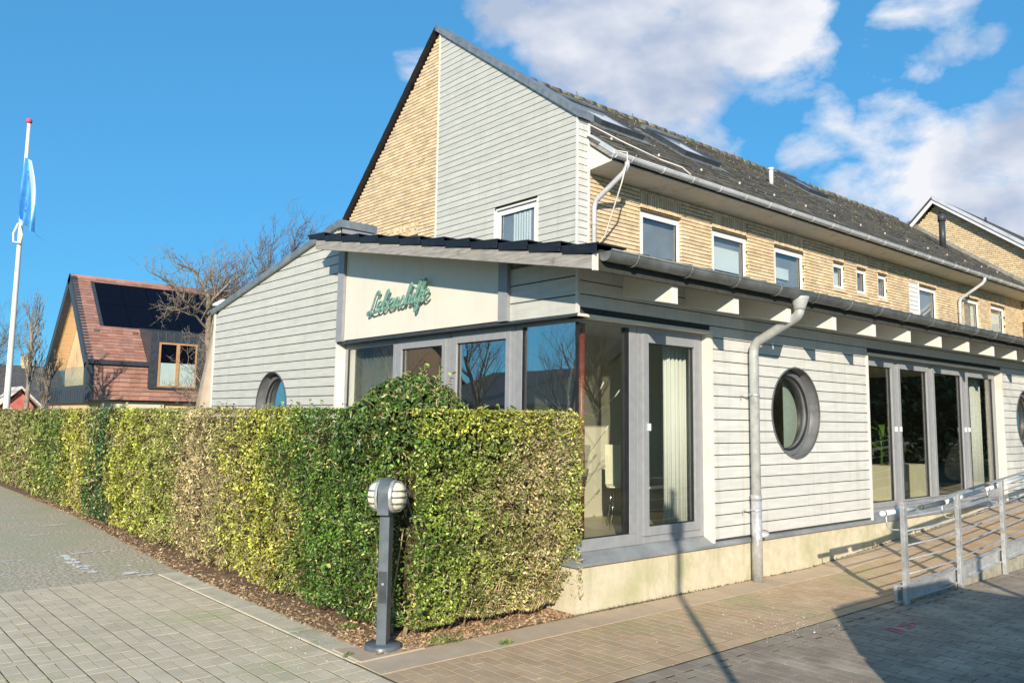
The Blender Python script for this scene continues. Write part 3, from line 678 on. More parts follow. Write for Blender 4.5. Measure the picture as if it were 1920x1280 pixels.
# rafters
for i in range(15):
    x = .60 + .945 * i
    if x > XE: break
    mb = MB(); mb.hexa([(x, -.575, 2.69), (x + .085, -.575, 2.69), (x + .085, .0, 2.81), (x, .0, 2.81), (x, -.575, zl(-.575) - .018), (x + .085, -.575, zl(-.575) - .018), (x + .085, 0, zl(0) - .018), (x, 0, zl(0) - .018)])
    mb.build('rafter', M_raft, annex, bevel=.005)
# gutter
def gutter(parent, x0, x1, yc, zc, r, m, bsp, fall=0.0, name='gutter', seg=14):
    mb = MB(); n = seg
    prof = [(yc + r * math.cos(PI + PI * k / n), zc + r * math.sin(PI + PI * k / n)) for k in range(n + 1)]
    inn = [(yc + (r - .004) * math.cos(PI + PI * k / n), zc + (r - .004) * math.sin(PI + PI * k / n)) for k in range(n + 1)]
    loop = prof + inn[::-1]; b = len(mb.v)
    for xx in (x0, x1): mb.v += [(xx, y, z - fall * (xx - x0)) for y, z in loop]
    L = len(loop)
    for k in range(L):
        k2 = (k + 1) % L; mb.f.append((b + k, b + k2, b + L + k2, b + L + k)); mb.m.append(0); mb.smooth.append(True)
    mb.tube([(x0, yc - r - .002, zc + .006), (x1, yc - r - .002, zc + .006 - fall * (x1 - x0))], .0095, 8)
    g = mb.build(name, m, parent)
    mb = MB()
    for xx in (x0, x1): mb.prism([(xx, y, z) for y, z in prof], (.004, 0, 0))
    mb.build('end_cap', m, g)
    x = x0 + bsp * .45
    while x < x1:
        mb = MB(); pts = [(x, yc + (r + .007) * math.cos(PI + PI * k / 12), zc + (r + .007) * math.sin(PI + PI * k / 12)) for k in range(13)]
        rad = .0075 if r > .06 else .008
        mb.tube(pts, rad, 6); mb.tube([(x, yc - r - .006, zc), (x, yc - r - .003, zc + .018), (x, yc - r * .5, zc + .016)], rad * .8, 6); mb.build('gutter_bracket', m, g); x += bsp
    return g
g = gutter(annex, -.375, XE, -.668, 3.0, .076, M_zincd, .72)
# downpipe
path = [(2.58, -.668, 2.935), (2.58, -.668, 2.83)]
for k in range(1, 6): a = k / 5 * 1.15; path.append((2.58, -.668 + .10 * (1 - math.cos(a)), 2.83 - .10 * math.sin(a)))
p0 = path[-1]; path.append((2.60, -.20, 2.545))
for k in range(1, 6): a = k / 5; path.append((2.60 + .01 * a, -.20 + .105 * math.sin(a * 1.4), 2.545 - .02 * a - .13 * a * a))
path[-1] = (2.615, -.095, 2.39); path.append((2.615, -.095, .02))
mb = MB(); mb.tube([(2.58, -.668, 2.955), (2.58, -.668, 2.93), (2.58, -.668, 2.85), (2.58, -.668, 2.82)], [.10, .095, .062, .056], 18); mb.tube(path, .050, 18)
dp = mb.build('downpipe', mat('pipe_zinc', (.40, .42, .405), (.52, .54, .52), 9, .45, .08, 30, metal=.15, c3=(.28, .30, .28), s3=5, t3=(.5, .7)), annex)
mb = MB(); mb.tube([(2.615, -.095, .90), (2.615, -.095, .84)], [.058, .058], 18); mb.tube([(2.615, -.095, .86), (2.615, -.095, .0)], .0545, 18); mb.build('standpipe', M_galv, dp)
for z in (1.95, .74):
    mb = MB(); mb.tube([(2.615, -.095, z - .014), (2.615, -.095, z + .014)], .0565, 18); mb.tube([(2.56, -.11, z), (2.47, -.03, z + .01)], .006, 6); mb.tube([(2.5, .0, z - .06), (2.47, -.03, z + .01)], .004, 6); mb.build('pipe_clamp', M_galv, dp)
mb = MB(); mb.tube([(2.60, -.150, 2.885 - .48), (2.60, -.148, 2.40)], .01, 6)
for t in (.33,): pass
mb = MB(); c_ = np.array([2.665, -.130, .50])
mb.lathe((0, 0, 0), [(.0, -.02), (.036, -.02), (.042, -.008), (.042, .008)], 18); o = mb.build('cleaning_cover', M_galv, dp); o.scale = (1, 1.7, 1)
o.rotation_euler = (math.radians(-90), 0, math.radians(35)); o.location = tuple(c_); o.rotation_euler = (math.radians(90), math.radians(90), math.radians(-60)) 
# interior fittings
def curtain(u0, u1, y, z0, z1, label, plane='Y', folds=9, amp=.025):
    mb = MB(); n = folds * 8; P = []
    for k in range(n + 1):
        t = k / n; u = u0 + (u1 - u0) * t; w_ = y + amp * math.sin(t * folds * 2 * PI) + random.uniform(-.004, .004)
        P.append((u, w_) if plane == 'Y' else (w_, u))
    for a, b in zip(P[:-1], P[1:]): mb.quad((*a, z0), (*b, z0), (*b, z1), (*a, z1), sm=True)
    o = mb.build('curtain', M_curtain, recalc=False); so = o.modifiers.new('t', 'SOLIDIFY'); so.thickness = .003
    return tag(o, label, 'curtain')
curtain(1.62, 2.02, .33, .54, 2.66, 'white pleated curtain hanging behind the terrace door right of the glass corner', folds=6, amp=.03)
curtain(3.35, 4.18, .32, .6, 2.66, 'white net curtain in the leftmost window under the green lettering', 'X', 9)
curtain(9.75, 10.15, .34, .54, 2.66, 'cream curtain gathered at the right end of the four-pane window', folds=6, amp=.02)
def blob_panel(label, plane, c, cu, cz, r, u0, u1):
    mb = MB(); pts = []
    for k in range(30):
        a = 2 * PI * k / 30; u = min(max(cu + r * math.cos(a), u0), u1); z = cz + r * math.sin(a); pts.append((c, u, z) if plane == 'X' else (u, c, z))
    mb.prism(pts, (.01, 0, 0) if plane == 'X' else (0, .01, 0)); return tag(mb.build('blind', M_frost), label, 'blind')
mb = MB(); mb.box(3.86, 4.3, .30, .31, .9, 2.4); tag(mb.build('blind', M_frost), 'pale green blind half drawn behind the round window beside the downpipe', 'blind')
mb = MB(); mb.box(.32, .33, 5.2, 5.95, .9, 2.2); tag(mb.build('blind', M_frost), 'pale green blind inside the round window above the left hedge', 'blind')
# chairs
def chair(x, y, rz, label):
    t = thing('chair', label, 'chair', 'chairs in the corner room'); t.location = (x, y, .50); t.rotation_euler = (0, 0, rz)
    mb = MB(); n = 8; pts = []
    for i in range(n + 1):
        s_ = i / n
        if s_ < .5: yy, zz = .22 - s_ * .84, .45 - .02 * math.sin(s_ * 2 * PI)
        else: yy, zz = -.20 - (s_ - .5) * .18 , .45 + (s_ - .5) * .86
        pts.append((yy, zz))
    for (a, b), (c, d) in zip(pts[:-1], pts[1:]): mb.hexa([(-.22, a, b), (.22, a, b), (.22, c, d), (-.22, c, d), (-.22, a - .002, b + .014), (.22, a - .002, b + .014), (.22, c + .012, d + .010), (-.22, c + .012, d + .010)])
    mb.build('seat_shell', M_cream, t)
    for sx in (-1, 1):
        for sy in (-1, 1): MB().tube([(sx * .15, sy * .13, .44), (sx * .20, sy * .20, .0)], .009, 8).build('leg', M_chrome, t)
chair(1.75, .95, 2.4, 'cream shell chair on chrome legs seen through the terrace door'); chair(1.25, 1.5, .4, 'second cream chair on chrome legs seen through the corner pane')
# planters in the right-hand room
for x, lb in ((7.55, 'cream square planter holding the broad-leaved plant in the four-pane window'), (8.45, 'empty cream square planter right of the plant in the four-pane window')):
    mb = MB(); mb.box(x, x + .42, .75, 1.17, .50, 1.03); mb.box(x + .03, x + .39, .78, 1.14, 1.03, 1.035); tag(mb.build('planter', M_cream, bevel=.01), lb, 'planter', 'cream planters indoors')
pl = thing('potted_plant', 'leafy plant with long drooping leaves in the cream planter', 'plant'); pl.location = (7.75, .95, 1.035)
MB().tube([(0, 0, 0), (.02, 0, .3), (0, .02, .55)], [.02, .015, .008], 7).build('stem', M_greenl, pl)
for k in range(13):
    a = k * 2.4; L = U(.35, .7); z0 = .12 + .035 * k; mb = MB(); pr = None
    for i in range(7):
        t = i / 6; r_ = L * t; w_ = .05 * math.sin(PI * (t * .9 + .08)); z = z0 + .45 * t - .55 * t * t; p = (math.cos(a) * r_, math.sin(a) * r_, z); s_ = (-math.sin(a) * w_, math.cos(a) * w_)
        cur = ((p[0] - s_[0], p[1] - s_[1], z), (p[0] + s_[0], p[1] + s_[1], z))
        if pr: mb.quad(pr[0], pr[1], cur[1], cur[0], sm=True)
        pr = cur
    mb.build('leaf', M_greenl, pl, recalc=False)
# lit-branch decoration by the glass corner
br = thing('light_branch', 'thin wire branch lamp with small bulbs standing behind the glass corner', 'lamp'); br.location = (.62, .72, .5)
mb = MB()
for k in range(4): mb.tube([(.01 * k, 0, 0), (.02 * k - .03, .01, .6), (.01, .015 * k, 1.25), (.03 * k - .04, 0, 1.5 + .08 * k)], .004, 5)
mb.build('stem', M_pole, br)
for (dx, dy, z0, hx, hy, hz) in [(0, 0, 1.25, -.33, .30, 1.36), (0, 0, 1.2, -.22, .1, 1.33), (0, 0, 1.3, .12, -.34, 1.50), (0, 0, 1.28, .28, -.40, 1.43), (0, 0, .9, .16, -.36, 1.08), (0, 0, .6, .08, -.36, .78)]:
    mb = MB(); mid = ((dx + hx) / 2, (dy + hy) / 2, min(z0, hz) - .08); mb.tube([(dx, dy, z0), mid, (hx * .9, hy * .9, hz - .05), (hx, hy, hz)], .003, 5); mb.build('twig', M_barkd, br)
    mb = MB(); mb.tube([(hx * .93, hy * .93, hz - .04), (hx * 1.03, hy * 1.03, hz + .03)], [.008, .006], 6); mb.build('bulb', M_white, br)

# ------------------------------------------------------------------ lettering
sign = thing('lettering_sign', 'sea green script lettering reading Lebenshilfe on the cream panel', 'sign')
LET = {'L': [[(.75, 1.75), (.95, 2.0), (.80, 2.15), (.55, 1.8), (.38, .9), (.20, .15), (-.12, -.12), (-.18, .12), (.10, .22), (.50, -.05), (.95, .0), (1.1, .12)]],
       'e': [[(.05, .45), (.45, .60), (.52, .88), (.30, 1.0), (.05, .75), (.0, .35), (.18, .0), (.45, .05), (.68, .30)]],
       'b': [[(.0, .2), (.30, 1.2), (.52, 1.9), (.40, 2.0), (.22, 1.6), (.05, .5), (.10, .05), (.35, .0), (.58, .35), (.48, .8), (.28, .75), (.55, .72), (.75, .8)]],
       'n': [[(.02, .9), (.12, .8), (.05, .0), (.20, .6), (.40, .95), (.52, .8), (.45, .15), (.60, .0), (.75, .25)]],
       's': [[(.0, .2), (.30, .95), (.36, .8), (.50, .35), (.38, .0), (.12, .05), (.05, .15)], [(.4, .05), (.7, .3)]],
       'h': [[(.0, .2), (.30, 1.2), (.50, 1.9), (.38, 2.0), (.20, 1.5), (.02, .0), (.20, .65), (.42, .9), (.50, .7), (.44, .12), (.58, .0), (.72, .25)]],
       'i': [[(.0, .3), (.18, .95), (.10, .2), (.22, .0), (.42, .3)], [(.24, 1.38), (.28, 1.46)]],
       'l': [[(.0, .3), (.30, 1.3), (.44, 1.9), (.32, 2.0), (.14, 1.4), (.04, .4), (.14, .0), (.38, .3)]],
       'f': [[(.0, .3), (.36, 1.3), (.56, 1.9), (.44, 2.05), (.24, 1.5), (.10, .2), (.0, -.7), (-.14, -.9), (-.2, -.6), (.1, -.1), (.5, .35)], [(.02, .85), (.5, .98)]]}
ADV = {'L': .98, 'e': .62, 'b': .72, 'n': .72, 's': .62, 'h': .70, 'i': .38, 'l': .38, 'f': .50}
def catmull(pts, n=5):
    P = [pts[0]] + list(pts) + [pts[-1]]; out = []
    for i in range(1, len(P) - 2):
        p0, p1, p2, p3 = [np.array(q, float) for q in P[i - 1:i + 3]]
        for k in range(n):
            t = k / n; out.append(.5 * ((2 * p1) + (-p0 + p2) * t + (2 * p0 - 5 * p1 + 4 * p2 - p3) * t * t + (-p0 + 3 * p1 - 3 * p2 + p3) * t ** 3))
    out.append(np.array(P[-1], float)); return out
text = 'Lebenshilfe'; total = sum(ADV[c] for c in text); u = 0; SC = 1.22 / total; XH = .112
for ch in text:
    mb = MB()
    for st in LET[ch]:
        pts = catmull(st) if len(st) > 2 else [np.array(q, float) for q in st]
        P = []
        for q in pts:
            uu = (u + q[0]) * SC; zz = q[1] * XH; uu += zz * .28
            P.append((-.070, 3.425 - uu, 2.885 + zz + uu * .045))
        mb.tube(P, .0125, 8)
    mb.tube([(-.075, 3.425 - (u + .3) * SC, 2.93), (-.004, 3.425 - (u + .3) * SC, 2.93)], .006, 5)
    o = mb.build('letter', M_sign, sign); u += ADV[ch]

# ------------------------------------------------------------------ main brick house
house = thing('main_house', 'two-storey yellow brick house with clad gable and long mossy tiled roof', 'building')
XG, XM, YB, XEND = 4.45, 4.75, 4.50, 26.1
RA = math.atan(.72)
def RP(x, s, h=0.0): return (x, 3.85 + s * math.cos(RA) - h * math.sin(RA), 6.08 + s * math.sin(RA) + h * math.cos(RA))
SL = (8.6 - 3.85) / math.cos(RA)
bx_top = lambda y: 6.79 + (y - 4.4) * .722
bk_top = lambda y: 9.80 - (y - 8.57) * .964
# body
mb = MB(); mb.box(XM, XEND, 4.70, 12.2, 3.3, 5.95); mb.build('wall', M_dim, house)
mb = MB(); mb.prism([(4.53, 4.53, 3.2), (4.53, 12.26, 3.2), (4.53, 12.26, bk_top(12.26) - .02), (4.53, 8.6, bk_top(8.6) - .02), (4.53, 4.53, bx_top(4.53) - .02)], (.3, 0, 0)); mb.build('wall', M_mortar, house)
# clad gable part
gw = (5.38, 6.56, 4.0, 5.54)
def sp_gable(za, zb):
    out = []
    for fl, fr, cv in spans_rect(4.43, 8.435, [gw])(za, zb):
        if za > 6.6:
            f2 = (lambda z, fl=fl: max(fl(z), 4.4 + (z - 6.79) / .722)); out.append((f2, fr, cv))
        else: out.append((fl, fr, cv))
    return out
zq = 4.03
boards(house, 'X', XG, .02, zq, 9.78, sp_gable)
backing(house, 'cladding_back', 'X', XG + .0085, .066, zq, 9.70, sp_gable, M_gap)
boards(house, 'Y', 4.40, .02, zq, 6.77, spans_rect(XG + .03, XM - .04))
MB().box(XG + .028, XM - .002, 4.4085, 4.49, zq, 6.74).build('cladding_back', M_gap, house)
MB().box(XG - .012, XG + .028, 4.388, 4.428, zq, 6.80).build('corner_trim', M_board, house, bevel=.003)
MB().box(XM - .04, XM + .004, 4.385, 4.495, zq, 6.78).build('corner_trim', M_board, house, bevel=.003)
MB().box(XG - .014, XG + .05, 8.437, 8.475, zq, 9.80).build('corner_trim', M_trim, house)
# flashings of the clad part
mb = MB()
def slab(mb, x0, x1, ya, za, yb, zb, t): mb.hexa([(x0, ya, za), (x1, ya, za), (x1, yb, zb), (x0, yb, zb), (x0, ya, za + t), (x1, ya, za + t), (x1, yb, zb + t), (x0, yb, zb + t)])
slab(mb, XG - .05, XM + .03, 4.33, bx_top(4.33) + .01, 8.60, bx_top(8.6) - .0, .13); mb.build('verge_flashing', M_zinc, house)
mb = MB()
for i in range(15):
    y0 = 8.58 + i * .27; y1 = y0 + .29
    slab(mb, XG - .07, XM, y0, bk_top(y0) + .015, y1, bk_top(y1) + .03, .075)
o = mb.build('verge_tile', M_black, house); o['kind'] = 'stuff'
mb = MB(); slab(mb, XM, XEND, 8.6, 9.45, 12.4, 9.45 - 3.8 * .964, .06); mb.build('rear_roof', M_dark, house)
# gable window (in the cladding) and its reveal
mb = MB(); mb.box(XG - .012, XG + .14, 6.52, 6.57, 4.0, 5.53); mb.build('window_reveal', M_white, house)
MB().box(XG - .012, XG + .14, 5.36, 5.392, 4.0, 5.56).build('window_reveal', M_white, house)
MB().box(XG + .0, XG + .14, 5.392, 6.52, 5.53, 5.56).build('window_reveal', M_white, house)
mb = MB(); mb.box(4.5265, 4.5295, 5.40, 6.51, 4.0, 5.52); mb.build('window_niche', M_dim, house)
for k in range(7): MB().box(4.5205, 4.5255, 5.62 + k * .07, 5.668 + k * .07, 4.2, 5.40 - .01 * (k % 2)).build('curtain_fold', M_curtain, house)
window(house, 'X', XG + .045, 5.395, 6.518, 4.0, 5.52, .065, sash=True, sw=.05, m=M_white, g=G_up)
# brick gable
items = []; bh, bl = .0725, .252
r_ = 0; z = 4.75
lint = (9.19, 10.40, 5.54, 5.83); gwin = (9.19, 10.40, 4.0, 5.54)
while z < 9.8:
    y = 8.485 - (0, .126, .063, .189)[r_ % 4]
    while y < 12.3:
        y0, y1 = max(y, 8.478), y + bl - .016
        lim = 8.57 + (9.80 - (z + bh)) / .964
        y1 = min(y1, lim)
        skip = z + .03 > 4.6 and z < lint[3] - .02 and y1 > lint[0] and y0 < lint[1]
        if skip:
            if y0 < lint[0] < y1: y1 = lint[0] - .006
            elif y0 < lint[1] < y1: y0 = lint[1] + .006
            else: y1 = y0
        if y1 - y0 > .03: items.append(((4.515 + random.uniform(0, .003), (y0 + y1) / 2, z + bh / 2), (.03, y1 - y0, bh - .0165), None))
        y += bl
    z += bh; r_ += 1
y = lint[0]
while y < lint[1] - .05:
    for (za, zb) in (((lint[2], lint[2] + .17), (lint[2] + .18, lint[3])) if int(y * 40) % 2 else ((lint[2], lint[2] + .10), (lint[2] + .11, lint[3]))):
        items.append(((4.514, y + .03, (za + zb) / 2), (.032, .048, zb - za - .006), None))
    y += .068
pieces('brick', items, M_brick, house, 300)
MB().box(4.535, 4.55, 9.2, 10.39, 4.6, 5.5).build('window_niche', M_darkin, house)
# brick facade with soldier lintels and windows
WINS = [(6.20, 7.42, 3.9, 5.55), (8.40, 9.66, 3.9, 5.55), (10.68, 11.93, 3.9, 5.55), (13.25, 13.83, 4.84, 5.55), (14.42, 14.97, 4.84, 5.55), (15.55, 16.10, 4.84, 5.55), (17.35, 19.2, 3.9, 5.55), (21.1, 22.35, 3.9, 5.55), (23.25, 24.5, 3.9, 5.55)]
backing(house, 'wall', 'Y', 4.5305, .15, 3.3, 5.93, spans_rect(XM + .002, XEND, [(a, b + .09, c0, c1) for a, b, c0, c1 in WINS]), M_mortar, dz=.03)
items = []; z = 4.22; r_ = 0
while z < 5.89:
    x = 4.76 - (0, .126, .063, .189)[r_ % 4]
    while x < XEND - .05:
        segs = [(max(x, 4.762), min(x + bl - .016, XEND))]
        for (a, b, c0, c1) in WINS:
            top = 5.83
            if z + bh * .5 > top or z + bh * .5 < c0: continue
            ns = []
            for s0, s1 in segs:
                if s1 <= a or s0 >= b: ns.append((s0, s1)); continue
                if s0 < a: ns.append((s0, a - .001))
                if s1 > b: ns.append((b + .001, s1))
            segs = ns
        for s0, s1 in segs:
            dep_ = .10 if any(abs(s0 - b - .001) < 1e-6 for _, b, _, _ in WINS) else .03
            if s1 - s0 > .025: items.append((((s0 + s1) / 2, 4.5 + dep_ / 2 + random.uniform(0, .003), z + bh / 2), (s1 - s0, dep_, bh - .0165), None))
        x += bl
    z += bh; r_ += 1
for (a, b, c0, c1) in WINS:
    x = a + .035
    while x < b - .02:
        items.append(((x, 4.514 + random.uniform(-.004, .004), 5.69), (.046, .034, .268), None)); x += .0675
pieces('brick', items, M_brick, house, 300)
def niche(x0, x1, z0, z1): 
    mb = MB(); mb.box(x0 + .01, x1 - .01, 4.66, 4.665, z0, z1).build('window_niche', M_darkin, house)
# openings are cut in front of the body: brick reveals stand proud, windows sit on the body face
for i, (a, b, c0, c1) in enumerate(WINS):
    small = i in (3, 4, 5)
    mb = MB(); mb.box(a, a + .012, 4.505, 4.53, c0, c1).build('window_reveal', M_mortar, house) if False else None
    if i == 6:
        boards(house, 'Y', 4.497, .02, 4.3, 5.55, spans_rect(a, a + .58), M_white); a += .6
        MB().box(a - .02, a, 4.485, 4.53, 3.9, 5.55).build('window_reveal', M_white, house)
    w_ = window(house, 'Y', 4.585, a, b + .088, c0, c1, .095 if not small else .08, sash=True, sw=.07, m=M_white, g=G_up)
    if small:
        MB().box(a - .02, b + .02, 4.47, 4.53, c0 - .03, c0 - .002).build('window_sill', M_brick, house)
# the blinds and curtains behind the upper windows are pale bands on the wall plane
for (a, b, z0, z1, m_) in [(8.5, 9.55, 4.75, 5.22, M_curtain), (6.3, 6.9, 4.0, 4.65, M_curtain), (10.78, 11.5, 4.85, 5.1, M_curtain), (13.33, 13.75, 4.9, 5.3, M_curtain), (22.0, 22.25, 4.0, 5.4, M_curtain), (23.4, 24.4, 4.5, 5.3, M_curtain)]:
    MB().box(a, b, 4.66, 4.665, z0, z1).build('blind', m_, house)
# soffit, barge board, verge flashing
mb = MB(); mb.hexa([(XM + .004, 3.90, 5.955), (XEND, 3.90, 5.955), (XEND, 4.53, 5.90), (XM + .004, 4.53, 5.90), (XM + .004, 3.90, 5.975), (XEND, 3.90, 5.975), (XEND, 4.53, 5.925), (XM + .004, 4.53, 5.925)]); mb.build('soffit', M_whitep, house)
mb = MB(); mb.prism([(XM + .002, 4.395, 5.915), (XM + .002, 4.395, 6.37), (XM + .002, 3.90, 6.0), (XM + .002, 3.90, 5.956)], (.018, 0, 0)); mb.build('gable_board', M_trim, house)
mb = MB(); slab(mb, XM - .02, XM + .0, 3.84, 5.975, 4.40, 6.378, .075); mb.build('barge_board', M_wood, house)
mb = MB(); slab(mb, XM - .03, XM + .07, 3.80, 6.03, 4.40, 6.462, .085); mb.build('verge_flashing', M_zincb, house)
# roof slab and tiles
def rslab(mb, x0, x1, s0, s1, h0, h1): mb.hexa([RP(x0, s0, h0), RP(x1, s0, h0), RP(x1, s1, h0), RP(x0, s1, h0), RP(x0, s0, h1), RP(x1, s0, h1), RP(x1, s1, h1), RP(x0, s1, h1)])
mb = MB(); rslab(mb, XM, XEND, 0, SL, -.12, -.02); mb.build('roof', M_dark, house)
SKY = [(6.45, 7.75, 2.35, 3.85), (9.15, 10.45, 2.35, 3.85), (16.7, 17.8, 3.9, 5.3)]
items = []; s = .04; r_ = 0
while s < SL - .15:
    x = XM + .08 - (.15 if r_ % 2 else 0)
    while x < XEND - .1:
        if not any(a - .1 < x + .15 < b + .1 and c - .1 < s + .17 < d + .05 for a, b, c, d in SKY):
            c = RP(x + .15, s + .19, .010 + random.uniform(-.004, .007)); items.append((c, (.293, .40, .024 + random.choice((0, 0, .008))), (RA - .045 + random.gauss(0, .008), random.gauss(0, .014), random.gauss(0, .006))))
        x += .30
    s += .335; r_ += 1
pieces('roof_tile', items, M_tile, house, 300)
x = XM + .1; k = 0
rme = MB().tube([(0, 0, 0), (.42, 0, .012)], [.115, .125], 10).mesh('ridge_tile', M_ridge)
while x < XEND - .2:
    instance('ridge_tile', rme, (x, 8.60, 9.44 + random.uniform(-.008, .008)), house, (0, random.gauss(0, .012), random.gauss(0, .01))); x += .40
# moss cushions on the roof, denser towards the ridge
def f_moss():
    x = XM + .2 + U(0, 1) ** 1.7 * 20; s = SL * (1 - abs(random.gauss(0, .42))); s = max(.1, min(SL, s)); p = RP(x, s, .03); return (p[0], p[1], p[2])
o = scatter_bits('moss', 3400, f_moss, .026, [(.15, .14, .07), (.20, .19, .10), (.10, .09, .05), (.26, .25, .18)], house, flat=.8, lift=.0); o['kind'] = 'stuff'
# skylights
for (a, b, c, d) in SKY:
    mb = MB(); rslab(mb, a - .14, b + .14, c - .28, d + .12, -.01, .045); sk = mb.build('skylight', M_zinc, house)
    mb = MB()
    for q in ((a, a + .07, c, d), (b - .07, b, c, d), (a + .07, b - .07, c, c + .09), (a + .07, b - .07, d - .12, d)): rslab(mb, *q, .045, .15)
    mb.build('skylight_frame', M_dark, sk)
    mb = MB(); rslab(mb, a + .07, b - .07, c + .09, d - .12, .115, .125); mb.build('pane', mat('skylight_glass', (.30, .36, .44), (.36, .42, .50), 2, .06, spec=1.0), sk)
    mb = MB(); rslab(mb, a - .02, b + .02, d - .10, d + .06, .10, .19); mb.build('skylight_hood', M_zinc, sk)
# gutter and downpipes
g = gutter(house, XM - .03, XEND, 3.79, 6.045, .070, M_zincb, .84)
def downpipe2(xg, xw, label=None):
    path = [(xg, 3.79, 5.99), (xg, 3.79, 5.90)]
    for k in range(1, 5): a = k / 4; path.append((xg + (xw - xg) * .04 * a, 3.79 + .06 * a, 5.90 - .09 * a))
    path += [(xg + (xw - xg) * .93, 4.36, 5.42)]
    for k in range(1, 5): a = k / 4; path.append((xg + (xw - xg) * (.93 + .07 * a), 4.36 + .065 * a, 5.42 - .12 * a * a - .02 * a))
    path.append((xw, 4.425, 3.8)); mb = MB(); mb.tube(path, .045, 14); d = mb.build('downpipe', M_zincb, house)
    mb = MB(); mb.tube([(xw, 4.425, 4.98), (xw, 4.425, 5.01)], .053, 14); mb.tube([(xw - .03, 4.42, 5.0), (xw - .05, 4.5, 5.0)], .01, 6); mb.build('pipe_clamp', M_zincb, d)
downpipe2(float(on(1176, 312, 1, 3.79)[0]), float(on(1114, 420, 1, 4.425)[0])); downpipe2(float(on(1846, 520, 1, 3.79)[0]), float(on(1800, 580, 1, 4.425)[0]))
# lightning conductor wire with clips, hooks on the ridge
mb = MB(); w0 = [RP(XM + .35, 2.3, .09), RP(5.9, 1.0, .07), RP(6.4, .35, .08)]; mb.tube(w0, .012, 6); mb.tube([RP(6.3, .42, .08), RP(6.75, .22, .10), RP(6.8, .0, .06)], .012, 6)
ga = on(1152, 290, 1, 3.72); gb = on(1176, 292, 1, 3.70)
mb.tube([tuple(ga + (0, 0, .0)), tuple(ga + (0, 0, .07)), tuple(gb + (0, 0, .06)), tuple(gb - (0, 0, .1)), tuple(on(1165, 345, 1, 3.72)), tuple(on(1135, 440, 1, 4.40)), tuple(on(1112, 470, 1, 4.45))], .0125, 6)
mb.build('lightning_wire', M_whitep, house)
mb = MB(); x = 5.3
while x < XEND - 1: mb.tube([RP(x, 1.05, .03), RP(x + .5, 1.05, .05), RP(x + 1.0, 1.05, .05), RP(x + 1.5, 1.05, .04)], .005, 5); x += 1.5
mb.build('lightning_wire', M_zinc, house)
x = 5.6
while x < XEND - .5:
    c = RP(x, 1.05, .055); MB().box(c[0] - .014, c[0] + .014, c[1] - .014, c[1] + .014, c[2] - .03, c[2] + .02).build('wire_clip', M_whitep, house); x += 1.35
for px, py in ((1083, 192), (1188, 232), (1290, 271), (1378, 302), (1520, 352)):
    q = on(px, py, 1, 8.58); mb = MB(); mb.tube([tuple(q), tuple(q + (0.02, 0, .12)), tuple(q + (-.05, 0, .26))], .012, 5); mb.build('ridge_hook', M_barkd, house)
# flues
vb = RP(13.5, 2.95, -.02); mb = MB(); mb.tube([vb, (vb[0], vb[1], vb[2] + .42)], .055, 14); mb.tube([(vb[0], vb[1], vb[2] + .42), (vb[0], vb[1], vb[2] + .47)], .075, 14); mb.build('vent_pipe', M_white, house)
fb = (23.5, 5.95, 7.55); mb = MB(); mb.tube([fb, (fb[0], fb[1], fb[2] + .95)], .10, 16); mb.tube([(fb[0], fb[1], fb[2] + .95), (fb[0], fb[1], fb[2] + 1.18)], .125, 16); mb.tube([(fb[0], fb[1], fb[2] + 1.18), (fb[0], fb[1], fb[2] + 1.25)], .05, 12); mb.tube([(fb[0], fb[1], fb[2] + 1.25), (fb[0], fb[1], fb[2] + 1.27)], .11, 12); mb.build('flue', M_dark, house)

# ------------------------------------------------------------------ neighbouring brick gable
nb = thing('neighbour_house', 'taller brick house with white rake boards at the far end of the long roof', 'building')
X2 = 26.15; ap = (7.15, 9.92)
ntop = lambda y: ap[1] - (ap[0] - y) * .745 if y < ap[0] else ap[1] - (y - ap[0]) * 1.0
mb = MB(); mb.prism([(X2 + .03, .2, 0), (X2 + .03, 11.5, 0), (X2 + .03, 11.5, ntop(11.5) - .1), (X2 + .03, ap[0], ap[1] - .1), (X2 + .03, .2, ntop(.2) - .1)], (8, 0, 0)); mb.build('wall', M_mortar, nb)
items = []; z = 5.2; r_ = 0
while z < 9.8:
    y = 2.4 - (0, .126, .063, .189)[r_ % 4]
    while y < 9.6:
        y0, y1 = y, y + bl - .014
        lo = ap[0] - (ap[1] - .08 - (z + bh)) / .745; hi = ap[0] + (ap[1] - .08 - (z + bh))
        y0 = max(y0, lo); y1 = min(y1, hi)
        if y1 - y0 > .04: items.append(((X2 + .01 + random.uniform(0, .004), (y0 + y1) / 2, z + bh / 2), (.05, y1 - y0, bh - .015), None))
        y += bl
    z += bh; r_ += 1
pieces('brick', items, M_brick2, nb, 300)
mb = MB(); slab(mb, X2 - .32, X2 - .27, .2, ntop(.2) - .12, ap[0], ap[1] - .12, .16); mb.build('rake_board', M_white, nb)
mb = MB(); slab(mb, X2 - .32, X2 - .27, ap[0], ap[1] - .12, 11.6, ntop(11.6) - .12, .16); mb.build('rake_board', M_white, nb)
mb = MB(); slab(mb, X2 - .34, X2 + 9, .1, ntop(.1) + .04, ap[0], ap[1] + .04, .10); mb.build('roof', M_tile, nb)
mb = MB(); slab(mb, X2 - .34, X2 + 9, ap[0], ap[1] + .04, 11.7, ntop(11.7) + .04, .10); mb.build('roof', M_tile, nb)
mb = MB(); slab(mb, X2 - .36, X2 - .24, .1, ntop(.1) + .02, ap[0], ap[1] + .02, .14); mb.build('verge_flashing', M_zincb, nb)
